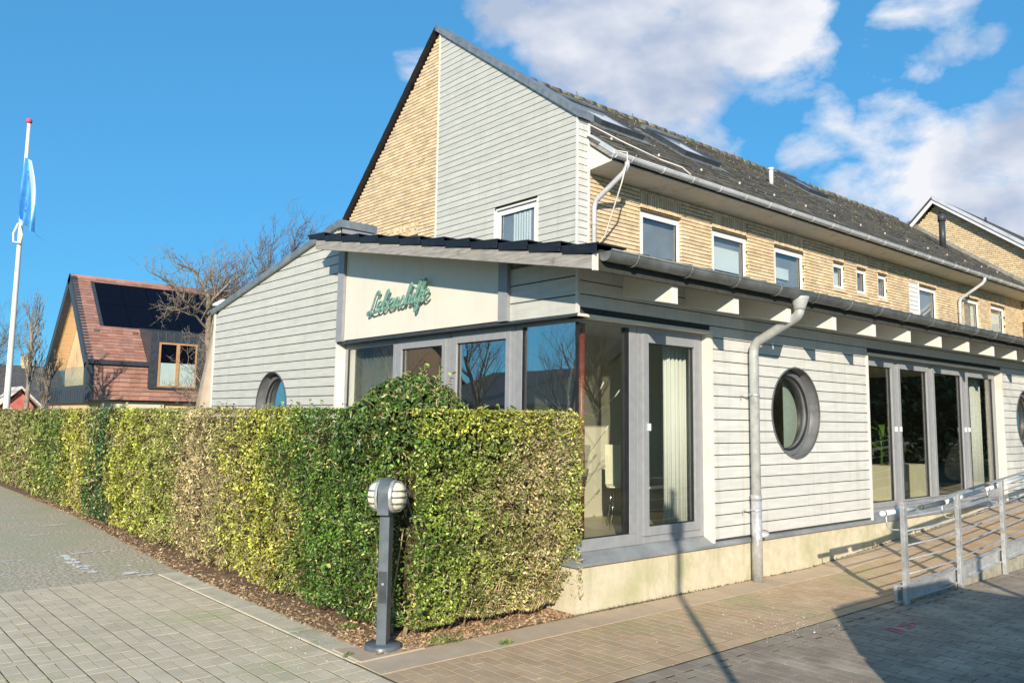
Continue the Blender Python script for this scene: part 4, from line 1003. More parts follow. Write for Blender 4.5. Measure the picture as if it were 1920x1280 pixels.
mb = MB(); mb.hexa([RP(X2 - .16, .0, -.02), RP(X2 + .03, .0, -.02), RP(X2 + .03, 5.4, -.02), RP(X2 - .16, 5.4, -.02), RP(X2 - .16, .0, .03), RP(X2 + .03, .0, .17), RP(X2 + .03, 5.4, .17), RP(X2 - .16, 5.4, .03)]); mb.build('wall_flashing', M_zinc, nb)
for t in (.25, .5, .8):
    y = ap[0] - t * 6; MB().tube([(X2 + .5, y, ntop(y) + .1), (X2 + .45, y, ntop(y) + .33)], .04, 8).build('roof_hook', M_dark, nb)
MB().tube([(X2 + 1.8, 4.7, ntop(4.7)), (X2 + 1.8, 4.7, ntop(4.7) + .6)], .09, 12).build('vent_pipe', M_white, nb)

# ------------------------------------------------------------------ red-shingled house on the left
rh = thing('shingled_house', 'steep house clad in red clay shingles with solar roof and oak-framed dormer', 'building')
XB, YF2, XF2 = 4.45, 34.45, 13.5
KN, RG = np.array([34.66, 3.95]), np.array([38.85, 8.28])
sv = RG - KN; sl_ = float(np.hypot(*sv)); sang = math.atan2(sv[1], sv[0])
def HP(x, s, h): return (x, KN[0] + s * math.cos(sang) - h * math.sin(sang), KN[1] + s * math.sin(sang) + h * math.cos(sang))
YL = 42.7
mb = MB(); mb.prism([(XB + 1.5, 34.6, 2.3), (XB + 1.5, 34.8, 3.9), (XB + 1.5, 38.85, 8.15), (XB + 1.5, 42.6, 3.9), (XB + 1.5, 42.5, 2.3)], (XF2 - XB - 1.5, 0, 0)); mb.build('wall', M_dark, rh)
mb = MB(); mb.box(XB + .2, XF2, 34.9, 42.3, -.1, 2.25); mb.build('wall', M_larch, rh)
DOR = (7.02, 9.52)
items = []
r_ = 0; z = 2.28
while z < 3.88:
    x = XB + .05 - random.uniform(0, .4)
    while x < XF2:
        L = .45; a, b = max(x, XB + .04), x + L - .006
        if z > 2.80 and a < DOR[0] < b: b = DOR[0] - .01
        if z > 2.80 and a < DOR[1] < b: a = DOR[1] + .01
        if b > a + .02 and not (b > DOR[0] and a < DOR[1] and z > 2.80): items.append((((a + b) / 2, 34.48 + (z - 2.28) * .09, z + .105), (b - a, .045, .180), (-.16, 0, random.gauss(0, .003))))
        x += L
    z += .2; r_ += 1
s = .12; SP = (5.30, 12.6, .395 * sl_, .955 * sl_)
while s < sl_ - .05:
    x = XB + .05 - random.uniform(0, .4)
    while x < XF2:
        L = .45; a, b = max(x, XB + .04), x + L - .006; mid = (a + b) / 2
        if SP[2] + .1 < s < SP[3] - .15 and a < SP[0] < b: b = SP[0]; mid = (a + b) / 2
        if s < .36 * sl_ and a < DOR[0] < b: b = DOR[0] - .01; mid = (a + b) / 2
        if b > a + .02 and not (SP[0] + .1 < mid < SP[1] and SP[2] + .1 < s < SP[3] - .15) and not (DOR[0] < mid < DOR[1] and s < .36 * sl_):
            items.append((HP(mid, s + .1, .03), (b - a, .195, .035), (sang - .16, 0, random.gauss(0, .003))))
        x += L
    s += .205
pieces('shingle', items, M_clay, rh, 300)
mb = MB(); mb.hexa([HP(XB, 0, -.1), HP(XF2, 0, -.1), HP(XF2, sl_, -.1), HP(XB, sl_, -.1), HP(XB, 0, 0), HP(XF2, 0, 0), HP(XF2, sl_, 0), HP(XB, sl_, 0)]); mb.build('roof', M_dark, rh)
MB().tube([(XB, 38.85, 8.33), (XF2, 38.85, 8.33)], .07, 8).build('ridge_cap', M_clay, rh)
MB().box(XB - .02, DOR[0], 34.44, 34.70, 3.86, 4.03).build('gutter', M_dark, rh)
# solar panels
nx, nz = 6, 2; a0, a1, s0, s1 = 5.45, 12.6, SP[2] + .05, SP[3] - .05
for i in range(nx):
    for j in range(nz):
        xa, xb = a0 + (a1 - a0) * i / nx, a0 + (a1 - a0) * (i + 1) / nx - .02; sa, sb = s0 + (s1 - s0) * j / nz, s0 + (s1 - s0) * (j + 1) / nz - .02
        mb = MB(); mb.hexa([HP(xa, sa, .03), HP(xb, sa, .03), HP(xb, sb, .03), HP(xa, sb, .03), HP(xa, sa, .075), HP(xb, sa, .075), HP(xb, sb, .075), HP(xa, sb, .075)]); mb.build('solar_panel', M_solar, rh)
mb = MB(); mb.hexa([HP(5.28, s0, .02), HP(5.43, s0, .02), HP(5.43, s1, .02), HP(5.28, s1, .02), HP(5.28, s0, .10), HP(5.43, s0, .10), HP(5.43, s1, .10), HP(5.28, s1, .10)]); mb.build('edge_flashing', M_dark, rh)
# gable frame and recess
def band(pts, w, x0, x1, nm, m):
    mb = MB()
    for (a, b) in zip(pts[:-1], pts[1:]):
        a, b = np.array(a), np.array(b); d = (b - a) / np.linalg.norm(b - a); n_ = np.array([d[1], -d[0]]) * w
        mb.hexa([(x0, a[0], a[1]), (x1, a[0], a[1]), (x1, b[0], b[1]), (x0, b[0], b[1]), (x0, a[0] + n_[0], a[1] + n_[1]), (x1, a[0] + n_[0], a[1] + n_[1]), (x1, b[0] + n_[0], b[1] + n_[1]), (x0, b[0] + n_[0], b[1] + n_[1])])
    return mb.build(nm, m, rh)
outl = [(34.36, 2.2), (34.58, 3.93), (38.9, 8.42), (42.95, 3.83), (42.6, 2.15)]
band(outl, .42, XB - .05, XB + .25, 'gable_frame', M_dark)
MB().box(XB - .04, XB + .1, 34.6, 42.5, 2.15, 2.92).build('balcony_front', M_dark, rh)
for i in range(18): y = 34.9 + i * .42; MB().box(XB - .06, XB - .04, y, y + .03, 2.2, 2.75).build('standing_seam', M_dark, rh)
mb = MB(); mb.prism([(XB + .9, 34.8, 2.9), (XB + .9, 34.95, 3.8), (XB + .9, 38.85, 7.9), (XB + .9, 42.4, 3.8), (XB + .9, 42.3, 2.9)], (-.04, 0, 0)); mb.build('recess_wall', M_larch, rh)
for i in range(14):
    t0, t1 = i / 14, (i + 1) / 14 - .006
    for sgn, nm in ((1, 'soffit_board'), (-1, 'soffit_board')):
        ya = lambda t: (34.98 + t * 3.85) if sgn > 0 else (42.40 - t * 3.5); zz = lambda t: 3.85 + t * 4.0
        MB().hexa([(XB + .2, ya(t0), zz(t0)), (XB + .86, ya(t0), zz(t0)), (XB + .86, ya(t1), zz(t1)), (XB + .2, ya(t1), zz(t1)), (XB + .2, ya(t0), zz(t0) + .05), (XB + .86, ya(t0), zz(t0) + .05), (XB + .86, ya(t1), zz(t1) + .05), (XB + .2, ya(t1), zz(t1) + .05)]).build(nm, M_larch, rh)
MB().box(XB + .80, XB + .85, 36.9, 38.2, 2.95, 5.6).build('recess_window', M_darkin, rh)
MB().box(XB + .0, XB + .02, 35.05, 42.2, 2.93, 3.78).build('balcony_pane', G_bal, rh)
# dormer
mb = MB(); mb.hexa([(DOR[0], 34.40, 2.84), (DOR[1], 34.40, 2.84), (DOR[1], 36.8, 2.84), (DOR[0], 36.8, 2.84), (DOR[0] - .0, 34.40, 5.50), (DOR[1], 34.40, 5.50), (DOR[1], 36.9, 5.86), (DOR[0], 36.9, 5.86)])
dm = mb.build('dormer', M_dark, rh)
for i in range(7): x = DOR[0] + .3 + i * .36; MB().box(x, x + .02, 34.375, 34.40, 5.02, 5.50).build('standing_seam', M_bollard, dm)
wd = MB(); ring(wd, 'Y', 34.36, 34.42, 7.40, 9.15, 2.93, 5.0, .08); wd.box(8.18, 8.34, 34.35, 34.42, 3.01, 4.92); wd = wd.build('dormer_window', M_oak, dm)
for a, b in ((7.48, 8.18), (8.34, 9.07)):
    MB().box(a, b, 34.385, 34.395, 3.01, 4.05).build('pane', M_frost, dm); MB().box(a, b, 34.385, 34.395, 4.055, 4.92).build('pane', M_solar, dm)
MB().box(5.2, 7.9, 34.8, 34.86, 1.9, 2.24).build('window', M_cream, rh)
for x in (5.05, 6.75):
    q = HP(x, .335 * sl_, .06); MB().box(q[0] - .09, q[0] + .09, q[1] - .04, q[1] + .04, q[2], q[2] + .12).build('snow_stop', M_barkd, rh)

# ------------------------------------------------------------------ far left houses
def gable_house(name, label, x0, x1, y0, y1, ze, zr_, mw, mr, ridge='x', chim=None, win=()):
    t = thing(name, label, 'building'); xm, ym = (x0 + x1) / 2, (y0 + y1) / 2
    MB().box(x0, x1, y0, y1, -.1, ze).build('wall', mw, t)
    mb = MB()
    if ridge == 'x': mb.prism([(x0, y0, ze), (x0, y1, ze), (x0, ym, zr_ - .1)], (x1 - x0, 0, 0))
    else: mb.prism([(x0, y0, ze), (x1, y0, ze), (xm, y0, zr_ - .1)], (0, y1 - y0, 0))
    mb.build('gable', mw, t)
    for sgn in (-1, 1):
        mb = MB()
        if ridge == 'x': slab(mb, x0 - .3, x1 + .3, ym, zr_, (y0 - .4) if sgn < 0 else (y1 + .4), ze - .1, .12)
        else:
            xe = (x0 - .4) if sgn < 0 else (x1 + .4)
            mb.hexa([(xm, y0 - .3, zr_), (xe, y0 - .3, ze - .1), (xe, y1 + .3, ze - .1), (xm, y1 + .3, zr_), (xm, y0 - .3, zr_ + .12), (xe, y0 - .3, ze + .02), (xe, y1 + .3, ze + .02), (xm, y1 + .3, zr_ + .12)])
        mb.build('roof', mr, t)
    if chim: MB().box(chim[0] - .35, chim[0] + .35, chim[1] - .35, chim[1] + .35, ze, zr_ + chim[2]).build('chimney', M_brick2, t)
    for (a, b, c, d, pl) in win:
        if pl[0] == 'Y': window(t, 'Y', pl[1], a, b, c, d, .09, m=M_white, g=M_solar)
        else: window(t, 'X', pl[1], a, b, c, d, .09, m=M_white, g=M_solar)
    return t
q = at_depth(45, 690, 62)
gable_house('slate_house', 'distant house with dark slate roof and chimney behind the bare trees at far left', q[0] - 9, q[0] + 6, q[1] - 3, q[1] + 8, 1.6, 5.2, M_brick2, M_roofd, 'x', (q[0] + .6, q[1] + 2.5, .9))
q = at_depth(36, 760, 44)
t = gable_house('red_shed', 'small faded red gabled shed with white rake boards beside the flagpole foot', q[0] - .68, q[0] + .68, q[1], q[1] + 2.6, 2.0, 2.95, M_redw, M_whitep, 'y')

# ------------------------------------------------------------------ trees
def tree(name, label, base, h, lean=(0, 0), spread=.55, levels=4, seed=1, r0=None, m=M_bark, up=.25, first=.3, cat='tree', group=None, kids=(7, 6, 5, 4), wig=.10, crook=.0, lenf=.62, rmin=.0045):
    rnd = random.Random(seed); t = thing(name, label, cat, group); t.location = tuple(base)
    r0 = r0 or h * .022; tr, cr_ = MB(), MB(); ln = Vector((lean[0], lean[1], 0))
    def grow(p, d, L, r, lv):
        n = 5 if lv < 2 else (4 if lv < 3 else 3); pts, rad, dirs = [p.copy()], [r], []
        dd = d.copy()
        for i in range(n):
            dd = (dd + Vector((rnd.gauss(0, wig), rnd.gauss(0, wig), rnd.gauss(0, wig * .6))) + ln * (.03 if lv == 0 else .12 + .04 * lv) + Vector((0, 0, up * .12 * lv))).normalized()
            if crook and rnd.random() < crook: dd = (dd + Vector((rnd.gauss(0, .5), rnd.gauss(0, .5), rnd.gauss(0, .35)))).normalized()
            p = p + dd * (L / n); pts.append(p.copy()); dirs.append(dd.copy()); rad.append(r * (1 - .62 * (i + 1) / n) if lv else r * (1 - .5 * (i + 1) / n))
        (tr if lv == 0 else cr_).tube(pts, rad, 9 if lv == 0 else (6 if lv == 1 else (4 if lv == 2 else 3)), cap=False)
        if lv >= levels: return
        k = kids[min(lv, len(kids) - 1)]
        for j in range(k):
            f = (first if lv == 0 else .2) + (1 - (first if lv == 0 else .2)) * (j + rnd.uniform(.2, .9)) / k; i = min(n - 1, int(f * n)); fr = f * n - i
            q = pts[i].lerp(pts[i + 1], min(1, fr)); a = rnd.uniform(0, 2 * PI); ax = dirs[i].orthogonal().normalized(); ax = Matrix.Rotation(a, 3, dirs[i]) @ ax
            nd = (dirs[i] * (1 - spread) + ax * spread + Vector((0, 0, .12))).normalized()
            grow(q, nd, L * lenf * rnd.uniform(.7, 1.15) * (1 - .35 * f if lv == 0 else 1), max(rmin, rad[i] * rnd.uniform(.42, .62)), lv + 1)
    grow(Vector((0, 0, 0)), Vector((lean[0] * .3, lean[1] * .3, 1)).normalized(), h * .62, r0, 0)
    tr.build('trunk', m, t, recalc=False); c = cr_.build('crown', m, t, recalc=False); c['kind'] = 'stuff'
    return t
def gpt(px, py, D): q = at_depth(px, py, D); return (q[0], q[1], -.1)
b0_ = gpt(398, 755, 19.5)
tree('windswept_tree', 'wind-bent bare tree with lichen-pale trunk in front of the solar roof', b0_, 5.4, (.15, -.12), .60, 4, 3, .07, M_bark, .35, .4, crook=.12, kids=(9, 8, 6, 4), lenf=.46, rmin=.0045, wig=.13)
b1 = gpt(425, 755, 19.0); tree('windswept_tree', 'gnarled pale trunk with tangled twigs rising just left of the annex verge', b1, 7.3, (.16, -.14), .58, 4, 5, .12, M_bark, .35, .55, crook=.12, kids=(13, 9, 6, 4), lenf=.47, rmin=.0045, wig=.13)
b2 = gpt(455, 755, 19.5); b3 = gpt(500, 755, 20.5); tree('windswept_tree', 'fine-twigged bare tree peeping over the annex verge beside its peak', b3, 7.9, (.34, -.30), .52, 4, 12, .12, M_barkd, .5, .55, crook=.10, kids=(15, 9, 6, 4), lenf=.50, rmin=.005, wig=.13)
tree('windswept_tree', 'bare tree whose long twigs stream right over the annex verge', b2, 7.3, (.34, -.30), .52, 4, 8, .12, M_barkd, .5, .5, crook=.12, kids=(15, 9, 6, 4), lenf=.52, rmin=.005, wig=.13)
tree('bare_tree', 'slender bare tree with forked pale trunk between flagpole and shingled house', gpt(50, 755, 31), 7.8, (-.02, 0), .42, 4, 21, .11, M_bark, .6, .5, kids=(9, 7, 5, 4), wig=.07, rmin=.008, lenf=.40)
tree('bare_tree', 'shorter bare tree right against the dark gable frame of the shingled house', gpt(66, 755, 33), 5.4, (-.05, 0), .34, 4, 23, .10, M_bark, .6, .5, kids=(9, 7, 5, 4), wig=.07, rmin=.008, lenf=.40)
tree('bare_tree', 'broad bare tree at the left picture edge behind the flagpole', gpt(-12, 755, 36), 7.6, (0, 0), .55, 4, 25, .12, M_barkd, .4, .3, kids=(8, 6, 5, 4))

# ------------------------------------------------------------------ flagpole, flag, parasol
PD = 24.0
pb = at_depth(12, 762, PD); pt = at_depth(54.5, 232, PD); fp = thing('flagpole', 'tall tapering white flagpole with red ball top at far left', 'flagpole')
base = np.array([pb[0], pb[1], -.1])
mb = MB(); mb.tube([tuple(base), tuple(pb), tuple((pb + pt) / 2), tuple(pt)], [.095, .09, .066, .046], 16); mb.build('pole', M_pole, fp)
mb = MB(); mb.lathe(pt, [(.0, .16), (.06, .14), (.085, .08), (.07, .02), (.0, .0)], 14); mb.build('ball_finial', M_pinkp, fp)
cl = pb + (pt - pb) * ((762 - 435) / 530)
mb = MB(); cv = [cl + np.array([0, 0, .25]) - R_ * .02, cl - R_ * .14 + np.array([0, 0, -.05]), cl - R_ * .12 + np.array([0, 0, -.3]), cl + R_ * .10 + np.array([0, 0, -.34]), cl + R_ * .12 + np.array([0, 0, -.1]), cl + R_ * .03 + np.array([0, 0, .2])]
mb.tube([tuple(c - W_ * .1) for c in cv], .03, 7); mb.build('rope', M_pole, fp)
# flag hanging limp
n = 22; mrows = 26
def ppt(py): return at_depth(0, 0, 1) * 0 + (pb + (pt - pb) * ((762 - py) / 530))
mb = MB(); grid = []
for i in range(mrows + 1):
    t = i / mrows; py = 296 + (412 - 296) * t; c = ppt(py); row = []
    for j in range(n + 1):
        s_ = j / n; wd_ = (.10 + .30 * math.sin(min(1, t * 1.15) * PI * .62)) * (1 - .15 * t)
        drop = .30 * s_ * t + .12 * s_
        x_off = (.03 + s_ * (wd_ + .12)); y_off = .10 * math.sin(s_ * 13 + t * 3) * (.3 + t)
        row.append(tuple(c + R_ * x_off - W_ * (y_off + .12) - np.array([0, 0, drop])))
    grid.append(row)
for i in range(mrows):
    for j in range(n):
        mb.mi = 1 if (13 <= j <= 17) else 0
        if 4 < i < 21 and 6 <= j <= 9 and (i * 7 + j * 3) % 4 != 0: mb.mi = 2
        mb.quad(grid[i][j], grid[i][j + 1], grid[i + 1][j + 1], grid[i + 1][j], sm=True)
mb.mi = 0; lastrow = grid[-1]
for j in range(11, n):
    s_ = (j - 11) / (n - 11); k = 1 - s_
    a, b = np.array(lastrow[j]), np.array(lastrow[j + 1]); dv = R_ * .34 - np.array([0, 0, .22])
    mb.quad(tuple(a), tuple(b), tuple(b + dv * (s_ + .05)), tuple(a + dv * s_), sm=True)
fl = mb.build('flag', [M_flag, M_flagw, M_flagd], recalc=False); tag(fl, 'light blue flag hanging limp from the white pole', 'flag')
ps = thing('parasol', 'closed beige canvas parasol behind the left end of the annex wall', 'parasol'); pq = on(411, 755, 1, 9.9); ps.location = (pq[0], pq[1], 0)
MB().tube([(0, 0, 0), (0, 0, 3.8)], .03, 10).build('pole', M_wood, ps)
mb = MB(); nn = 20; prof = [(.30, 1.3), (.27, 1.7), (.21, 2.4), (.15, 3.0), (.10, 3.5), (.13, 3.68), (.05, 3.78)]
P = []
for r_, z in prof:
    for k in range(nn): a = 2 * PI * k / nn; rr = r_ * (1 + .22 * (1 if k % 2 else -1)); P.append((rr * math.cos(a) - (3.7 - z) * .05, rr * math.sin(a), z + random.uniform(-.02, .02)))
mb.v = P
for i in range(len(prof) - 1):
    for k in range(nn): k2 = (k + 1) % nn; mb.f.append((i * nn + k, i * nn + k2, (i + 1) * nn + k2, (i + 1) * nn + k)); mb.m.append(0); mb.smooth.append(True)
mb.build('canvas', M_beige, ps, recalc=False)
mb = MB(); mb.lathe((0, 0, 0), [(.20, 3.66), (.22, 3.70), (.06, 3.80), (.0, 3.80)], 16); mb.build('cap', M_whitep, ps)

# ------------------------------------------------------------------ hedges
def lerp(a, b, t): return tuple(a[i] + (b[i] - a[i]) * t for i in range(3))
GRN, YEL, TAN, DKG, OLV, LIM = (.074, .138, .018), (.32, .33, .045), (.48, .36, .19), (.038, .082, .028), (.155, .19, .035), (.21, .265, .040)
LZ = [(.3, GRN, .03), (1.9, (.06, .13, .016), .03), (2.25, YEL, .25), (3.2, YEL, .32), (3.6, OLV, .6), (4.7, TAN, .66), (5.1, LIM, .22), (7.8, YEL, .2), (8.15, DKG, .02), (9.0, (.04, .10, .03), .04), (9.3, YEL, .35), (10.8, YEL, .25), (11.1, GRN, .1), (13.8, OLV, .15), (14.4, OLV, .42), (30, OLV, .38)]
RZ = [(-1.7, GRN, .05), (-1.25, LIM, .06), (-.95, OLV, .16), (-.65, OLV, .42), (-.3, TAN, .50), (.05, LIM, .22)]
def zone(tab, u):
    if u <= tab[0][0]: return tab[0][1], tab[0][2]
    for (a, ca, ta), (b, cb, tb) in zip(tab[:-1], tab[1:]):
        if u <= b: t = (u - a) / (b - a); return lerp(ca, cb, t), ta + (tb - ta) * t
    return tab[-1][1], tab[-1][2]
from mathutils import noise as mn
def leaf_set(pts, nrm, size, col, tan):
    """pts,nrm Nx3; size N; col Nx3 ; tan N bool (twig-like slivers)"""
    n = len(pts); rv = rng.normal(0, 1, (n, 3)); nr = nrm + rv * .75; nr /= np.linalg.norm(nr, axis=1)[:, None]
    t1 = np.cross(nr, rng.normal(0, 1, (n, 3))); t1 /= np.linalg.norm(t1, axis=1)[:, None]; t2 = np.cross(nr, t1)
    asp = np.where(tan, .07, .52); sz = np.where(tan, size * 2.1, size)
    V = np.zeros((n, 4, 3)); V[:, 0] = pts - t1 * sz[:, None]; V[:, 2] = pts + t1 * sz[:, None]
    fold = nr * (sz * asp * .35)[:, None]
    V[:, 1] = pts + t2 * (sz * asp)[:, None] + fold - t1 * (sz * .1)[:, None]; V[:, 3] = pts - t2 * (sz * asp)[:, None] + fold - t1 * (sz * .1)[:, None]
    cc = np.ones((n, 4, 4)); cc[..., :3] = (col * np.exp(rng.normal(0, .42, (n, 1))))[:, None, :]
    return V, cc
def gen(npts, sampler, size, tab, uax, tanboost=0.0, topcol=None):
    P, Nn, Cc, Tt, Ss = [], [], [], [], []
    for _ in range(npts):
        p, n_ = sampler()
        if p is None: continue
        u = p[uax] + random.gauss(0, .22) + min(.6, .10 * (abs(p[uax]) + 3)) * mn.noise(Vector((p[0] * 2, p[1] * 2, p[2] * 2.2)))
        cl_ = mn.noise(Vector((p[0] * 5, p[1] * 5, p[2] * 5))); fn = mn.noise(Vector((p[0] * 13 + 4, p[1] * 13, p[2] * 13)))
        if fn < -.14 and random.random() < .78: continue
        c, tn = zone(tab, u); c = tuple(v * (1 + .75 * cl_) for v in c); tn = min(.95, tn + tanboost + .35 * mn.noise(Vector((p[0] * 1.7 + 9, p[1] * 1.7, p[2] * 1.7))))
        if topcol: tn *= 1.25 - .62 * p[2] / 1.7
        if topcol and p[2] > 1.5 and random.random() < .6: c = topcol; tn *= .7
        if p[2] < .35: tn += .12
        t = random.random() < tn
        if t: c = lerp(TAN, (.5, .42, .22), random.random()) if random.random() < .75 else (.16, .10, .05)
        elif random.random() < .10: c = lerp(c, (.38, .40, .12), .6)
        P.append(p); Nn.append(n_); Cc.append(c); Tt.append(t); Ss.append(size * U(.7, 1.25))
    return leaf_set(np.array(P), np.array(Nn, float), np.array(Ss), np.array(Cc), np.array(Tt))
HZ = 1.72
xfL = lambda y: -1.74 + (0 if y < 3 else (y - 3) * .022)
def near_boll(p): return (p[0] + 1.80) ** 2 + (p[1] - .16) ** 2 < .19 ** 2 and p[2] < 1.2
def samp_left(ya, yb):
    def f():
        y = U(ya, yb)
        ztop = HZ + .03 * mn.noise(Vector((y * 2, 5, 0))) + random.gauss(0, .008)
        if random.random() < .13: p = (xfL(y) + U(0, .7), y, ztop - abs(random.gauss(0, .02))); n_ = (-.2, 0, 1)
        else:
            z = U(.07, ztop); und = -.03 + .09 * mn.noise(Vector((y * 1.1, z * 1.3, 3))) + .07 * mn.noise(Vector((y * 5, z * 5, 1))); taper = .05 * max(0, (.5 - z)) / .5
            z = max(z, .07 + .12 * abs(mn.noise(Vector((y * 2.3, 0, 7)))))
            p = (xfL(y) + und + taper + min(.25, abs(random.expovariate(14))), y, z); n_ = (-1, 0, .15)
        if near_boll(p): return None, None
        return p, n_
    return f
def samp_right():
    x = U(-1.66, .03); ztop = HZ + .012 * mn.noise(Vector((x * 3, 2, 0)))
    r = random.random()
    if r < .14: p = (x, -.03 + U(0, .5), ztop - abs(random.gauss(0, .02))); n_ = (0, -.2, 1)
    elif r < .18: z = U(.15, ztop); p = (.03 + random.gauss(0, .015), -.03 + U(0, .1) ** 1, z); n_ = (1, -.4, 0)
    else:
        z = U(.05, ztop); und = .07 * mn.noise(Vector((x * 1.3, z * 1.3, 13))) + .07 * mn.noise(Vector((x * 5, z * 5, 11))); taper = .17 * max(0, (.75 - z)) / .75
        z = max(z, .10 + .12 * abs(mn.noise(Vector((x * 2.3, 0, 17)))))
        xe = x if x < -.2 else x - max(0, .5 - z) * .25
        p = (xe, -.03 + und + taper + min(.25, abs(random.expovariate(14))), z); n_ = (0, -1, .15)
    if near_boll(p): return None, None
    if p[0] < -1.3 and abs(p[0] + 1.64) < .06 and p[2] < .9 and random.random() < .6: return None, None
    return p, n_
BUM = (-1.33, .50, 1.50)
BUMS = [(-1.38, .46, 1.56, .44), (-1.60, .74, 1.46, .34), (-1.12, .36, 1.44, .30), (-1.48, .52, 1.66, .32)]
def samp_bump():
    bx, by, bz, BR = random.choice((BUMS[0], BUMS[0], BUMS[1], BUMS[2], BUMS[3])); BUM = (bx, by, bz)
    d = Vector((random.gauss(0, 1), random.gauss(0, 1), random.gauss(0, 1))).normalized()
    if d.z < -.45: d.z = -d.z
    r = BR * (1 + .10 * mn.noise(d * 2.5)) - min(.2, random.expovariate(25)); p = (BUM[0] + d.x * r, BUM[1] + d.y * r * .95, BUM[2] + d.z * r * .98)
    return p, tuple(d)
def foliage(nm, sets, parent):
    V = np.concatenate([s[0] for s in sets]); cc = np.concatenate([s[1] for s in sets]); o = leafmesh(nm, V, cc, M_leaf, parent); o['kind'] = 'stuff'; return V, cc
hl = thing('hedge', 'long clipped privet hedge in green, yellow and tan patches running left along the kerb', 'hedge', 'clipped hedges round the annex')
foliage('foliage', [gen(44000, samp_left(.22, 2.6), .0155, LZ, 1), gen(40000, samp_left(2.5, 6.0), .0185, LZ, 1), gen(54000, samp_left(6, 13), .025, LZ, 1), gen(32000, samp_left(13, 27), .036, LZ, 1)], hl)
mb = MB()
for i in range(27):
    ya, yb = .48 + i, .48 + i + 1.0; mb.hexa([(xfL(ya) + .20, ya, .22), (xfL(ya) + .75, ya, .22), (xfL(yb) + .75, yb, .22), (xfL(yb) + .20, yb, .22), (xfL(ya) + .16, ya, 1.64), (xfL(ya) + .75, ya, 1.64), (xfL(yb) + .75, yb, 1.64), (xfL(yb) + .16, yb, 1.64)])
mb.build('twig_core', M_core, hl)
hr = thing('hedge', 'short clipped hedge with olive and tan leaves between bollard lamp and glass corner', 'hedge', 'clipped hedges round the annex')
V, cc = foliage('foliage', [gen(48000, samp_right, .0155, RZ, 0, 0, YEL)], hr)
MB().box(-1.45, -.12, .17, .62, .25, 1.64).build('twig_core', M_core, hr)
sb = thing('shrub', 'domed dark green shrub bulging above the hedge corner behind the bollard lamp', 'shrub')
BZ = [(-3, (.05, .10, .016), .10), (-1.2, (.055, .11, .018), .12), (-.9, (.11, .15, .025), .25), (0, OLV, .3)]
foliage('foliage', [gen(30000, samp_bump, .0195, BZ, 0)], sb)
mb = MB(); mb.lathe(BUM, [(0, -.30), (.24, -.22), (.30, 0), (.22, .22), (0, .32)], 14); mb.build('twig_core', M_core, sb)
# the largest single leaves, one by one, on the sprigs round the bollard lamp and on top of the shrub
lm = {}
for nm_, c in (('a', (.10, .18, .03)), ('b', (.30, .36, .08)), ('c', (.06, .13, .02))):
    m_ = mat('sprig_leaf_' + nm_, c, tuple(v * 1.3 for v in c), 20, .35)
    mb = MB(); mb.quad((0, 0, 0), (.006, .012, .004), (0, .034, 0), sm=True); mb.quad((0, 0, 0), (0, .034, 0), (-.006 * 1.3, .014, .004), sm=True); mb.quad((.006, .012, .004), (.009, .02, .005), (0, .034, 0))
    mb = MB(); mb.v = [(0, 0, 0), (.010, .010, .004), (.010, .022, .004), (0, .036, 0), (-.010, .022, .004), (-.010, .010, .004)]; mb.f = [(0, 1, 2, 3), (0, 3, 4, 5)]; mb.m = [0, 0]; mb.smooth = [True, True]; lm[nm_] = mb.mesh('leaf', m_, False)
def sprig(parent, p, d, L, nl):
    p = Vector(p); d = Vector(d).normalized(); pts = [p]
    for i in range(4): d = (d + Vector((random.gauss(0, .15), random.gauss(0, .15), random.gauss(0, .12)))).normalized(); pts.append(pts[-1] + d * L / 4)
    MB().tube(pts, [.003, .0028, .0025, .002, .0015], 5).build('twig', M_twig, parent)
    for i in range(nl):
        t = (i + .7) / nl * 3.99; k = int(t); q = pts[k].lerp(pts[k + 1], t - k)
        o = instance('leaf', lm[random.choice('abcab')], q, parent, (U(-.9, .9), U(-.9, .9), U(0, 2 * PI)), None); s_ = U(.9, 1.5); o.scale = (s_, s_, s_)
for i in range(9): sprig(hr, (-1.60 + U(-.03, .12), U(-.02, .15), U(.25, .95)), (U(-.6, .5), -1, U(-.2, .8)), U(.12, .22), 7)
for i in range(7): sprig(hl, (-1.78 + U(-.02, .04), U(.32, 1.2), U(.3, 1.3)), (-1, U(-.7, .4), U(-.1, .8)), U(.08, .16), 6)
for i in range(10):
    a = U(PI * .75, PI * 1.9); sprig(sb, (BUM[0] + .42 * math.cos(a), BUM[1] + .42 * math.sin(a), BUM[2] + U(.05, .35)), (math.cos(a) * .7, math.sin(a) * .7, U(.4, 1.2)), U(.10, .22), 8)
for i in range(8): sprig(sb, (BUM[0] + U(-.3, .25), BUM[1] + U(-.25, .15), BUM[2] + .42), (U(-.5, .5), U(-.5, .2), 1), U(.10, .20), 6)
for i in range(46):   # stray shoots along the clipped top and faces
    y = .6 + 11 * U(0, 1) ** 1.8; sprig(hl, (xfL(y) + U(0, .35), y, HZ - .02), (U(-.5, .3), U(-.6, .6), 1), U(.04, .12), 4)
for i in range(16): sprig(hr, (U(-1.1, 0), U(0, .3), HZ - .02), (U(-.5, .5), U(-.4, .2), 1), U(.03, .09), 4)
for i in range(10): sprig(hr, (U(-1.5, .0), U(-.03, .02), U(.3, 1.6)), (U(-.6, .6), -1, U(-.2, .5)), U(.05, .11), 4)
for i in range(10): sprig(hl, (-1.77, U(.4, 3), U(.3, 1.6)), (-1, U(-.6, .6), U(-.2, .5)), U(.05, .11), 4)
def stem(parent, pts, r): MB().tube(pts, [r * (1 - .5 * i / (len(pts) - 1)) for i in range(len(pts))], 7).build('stem', M_twig, parent)
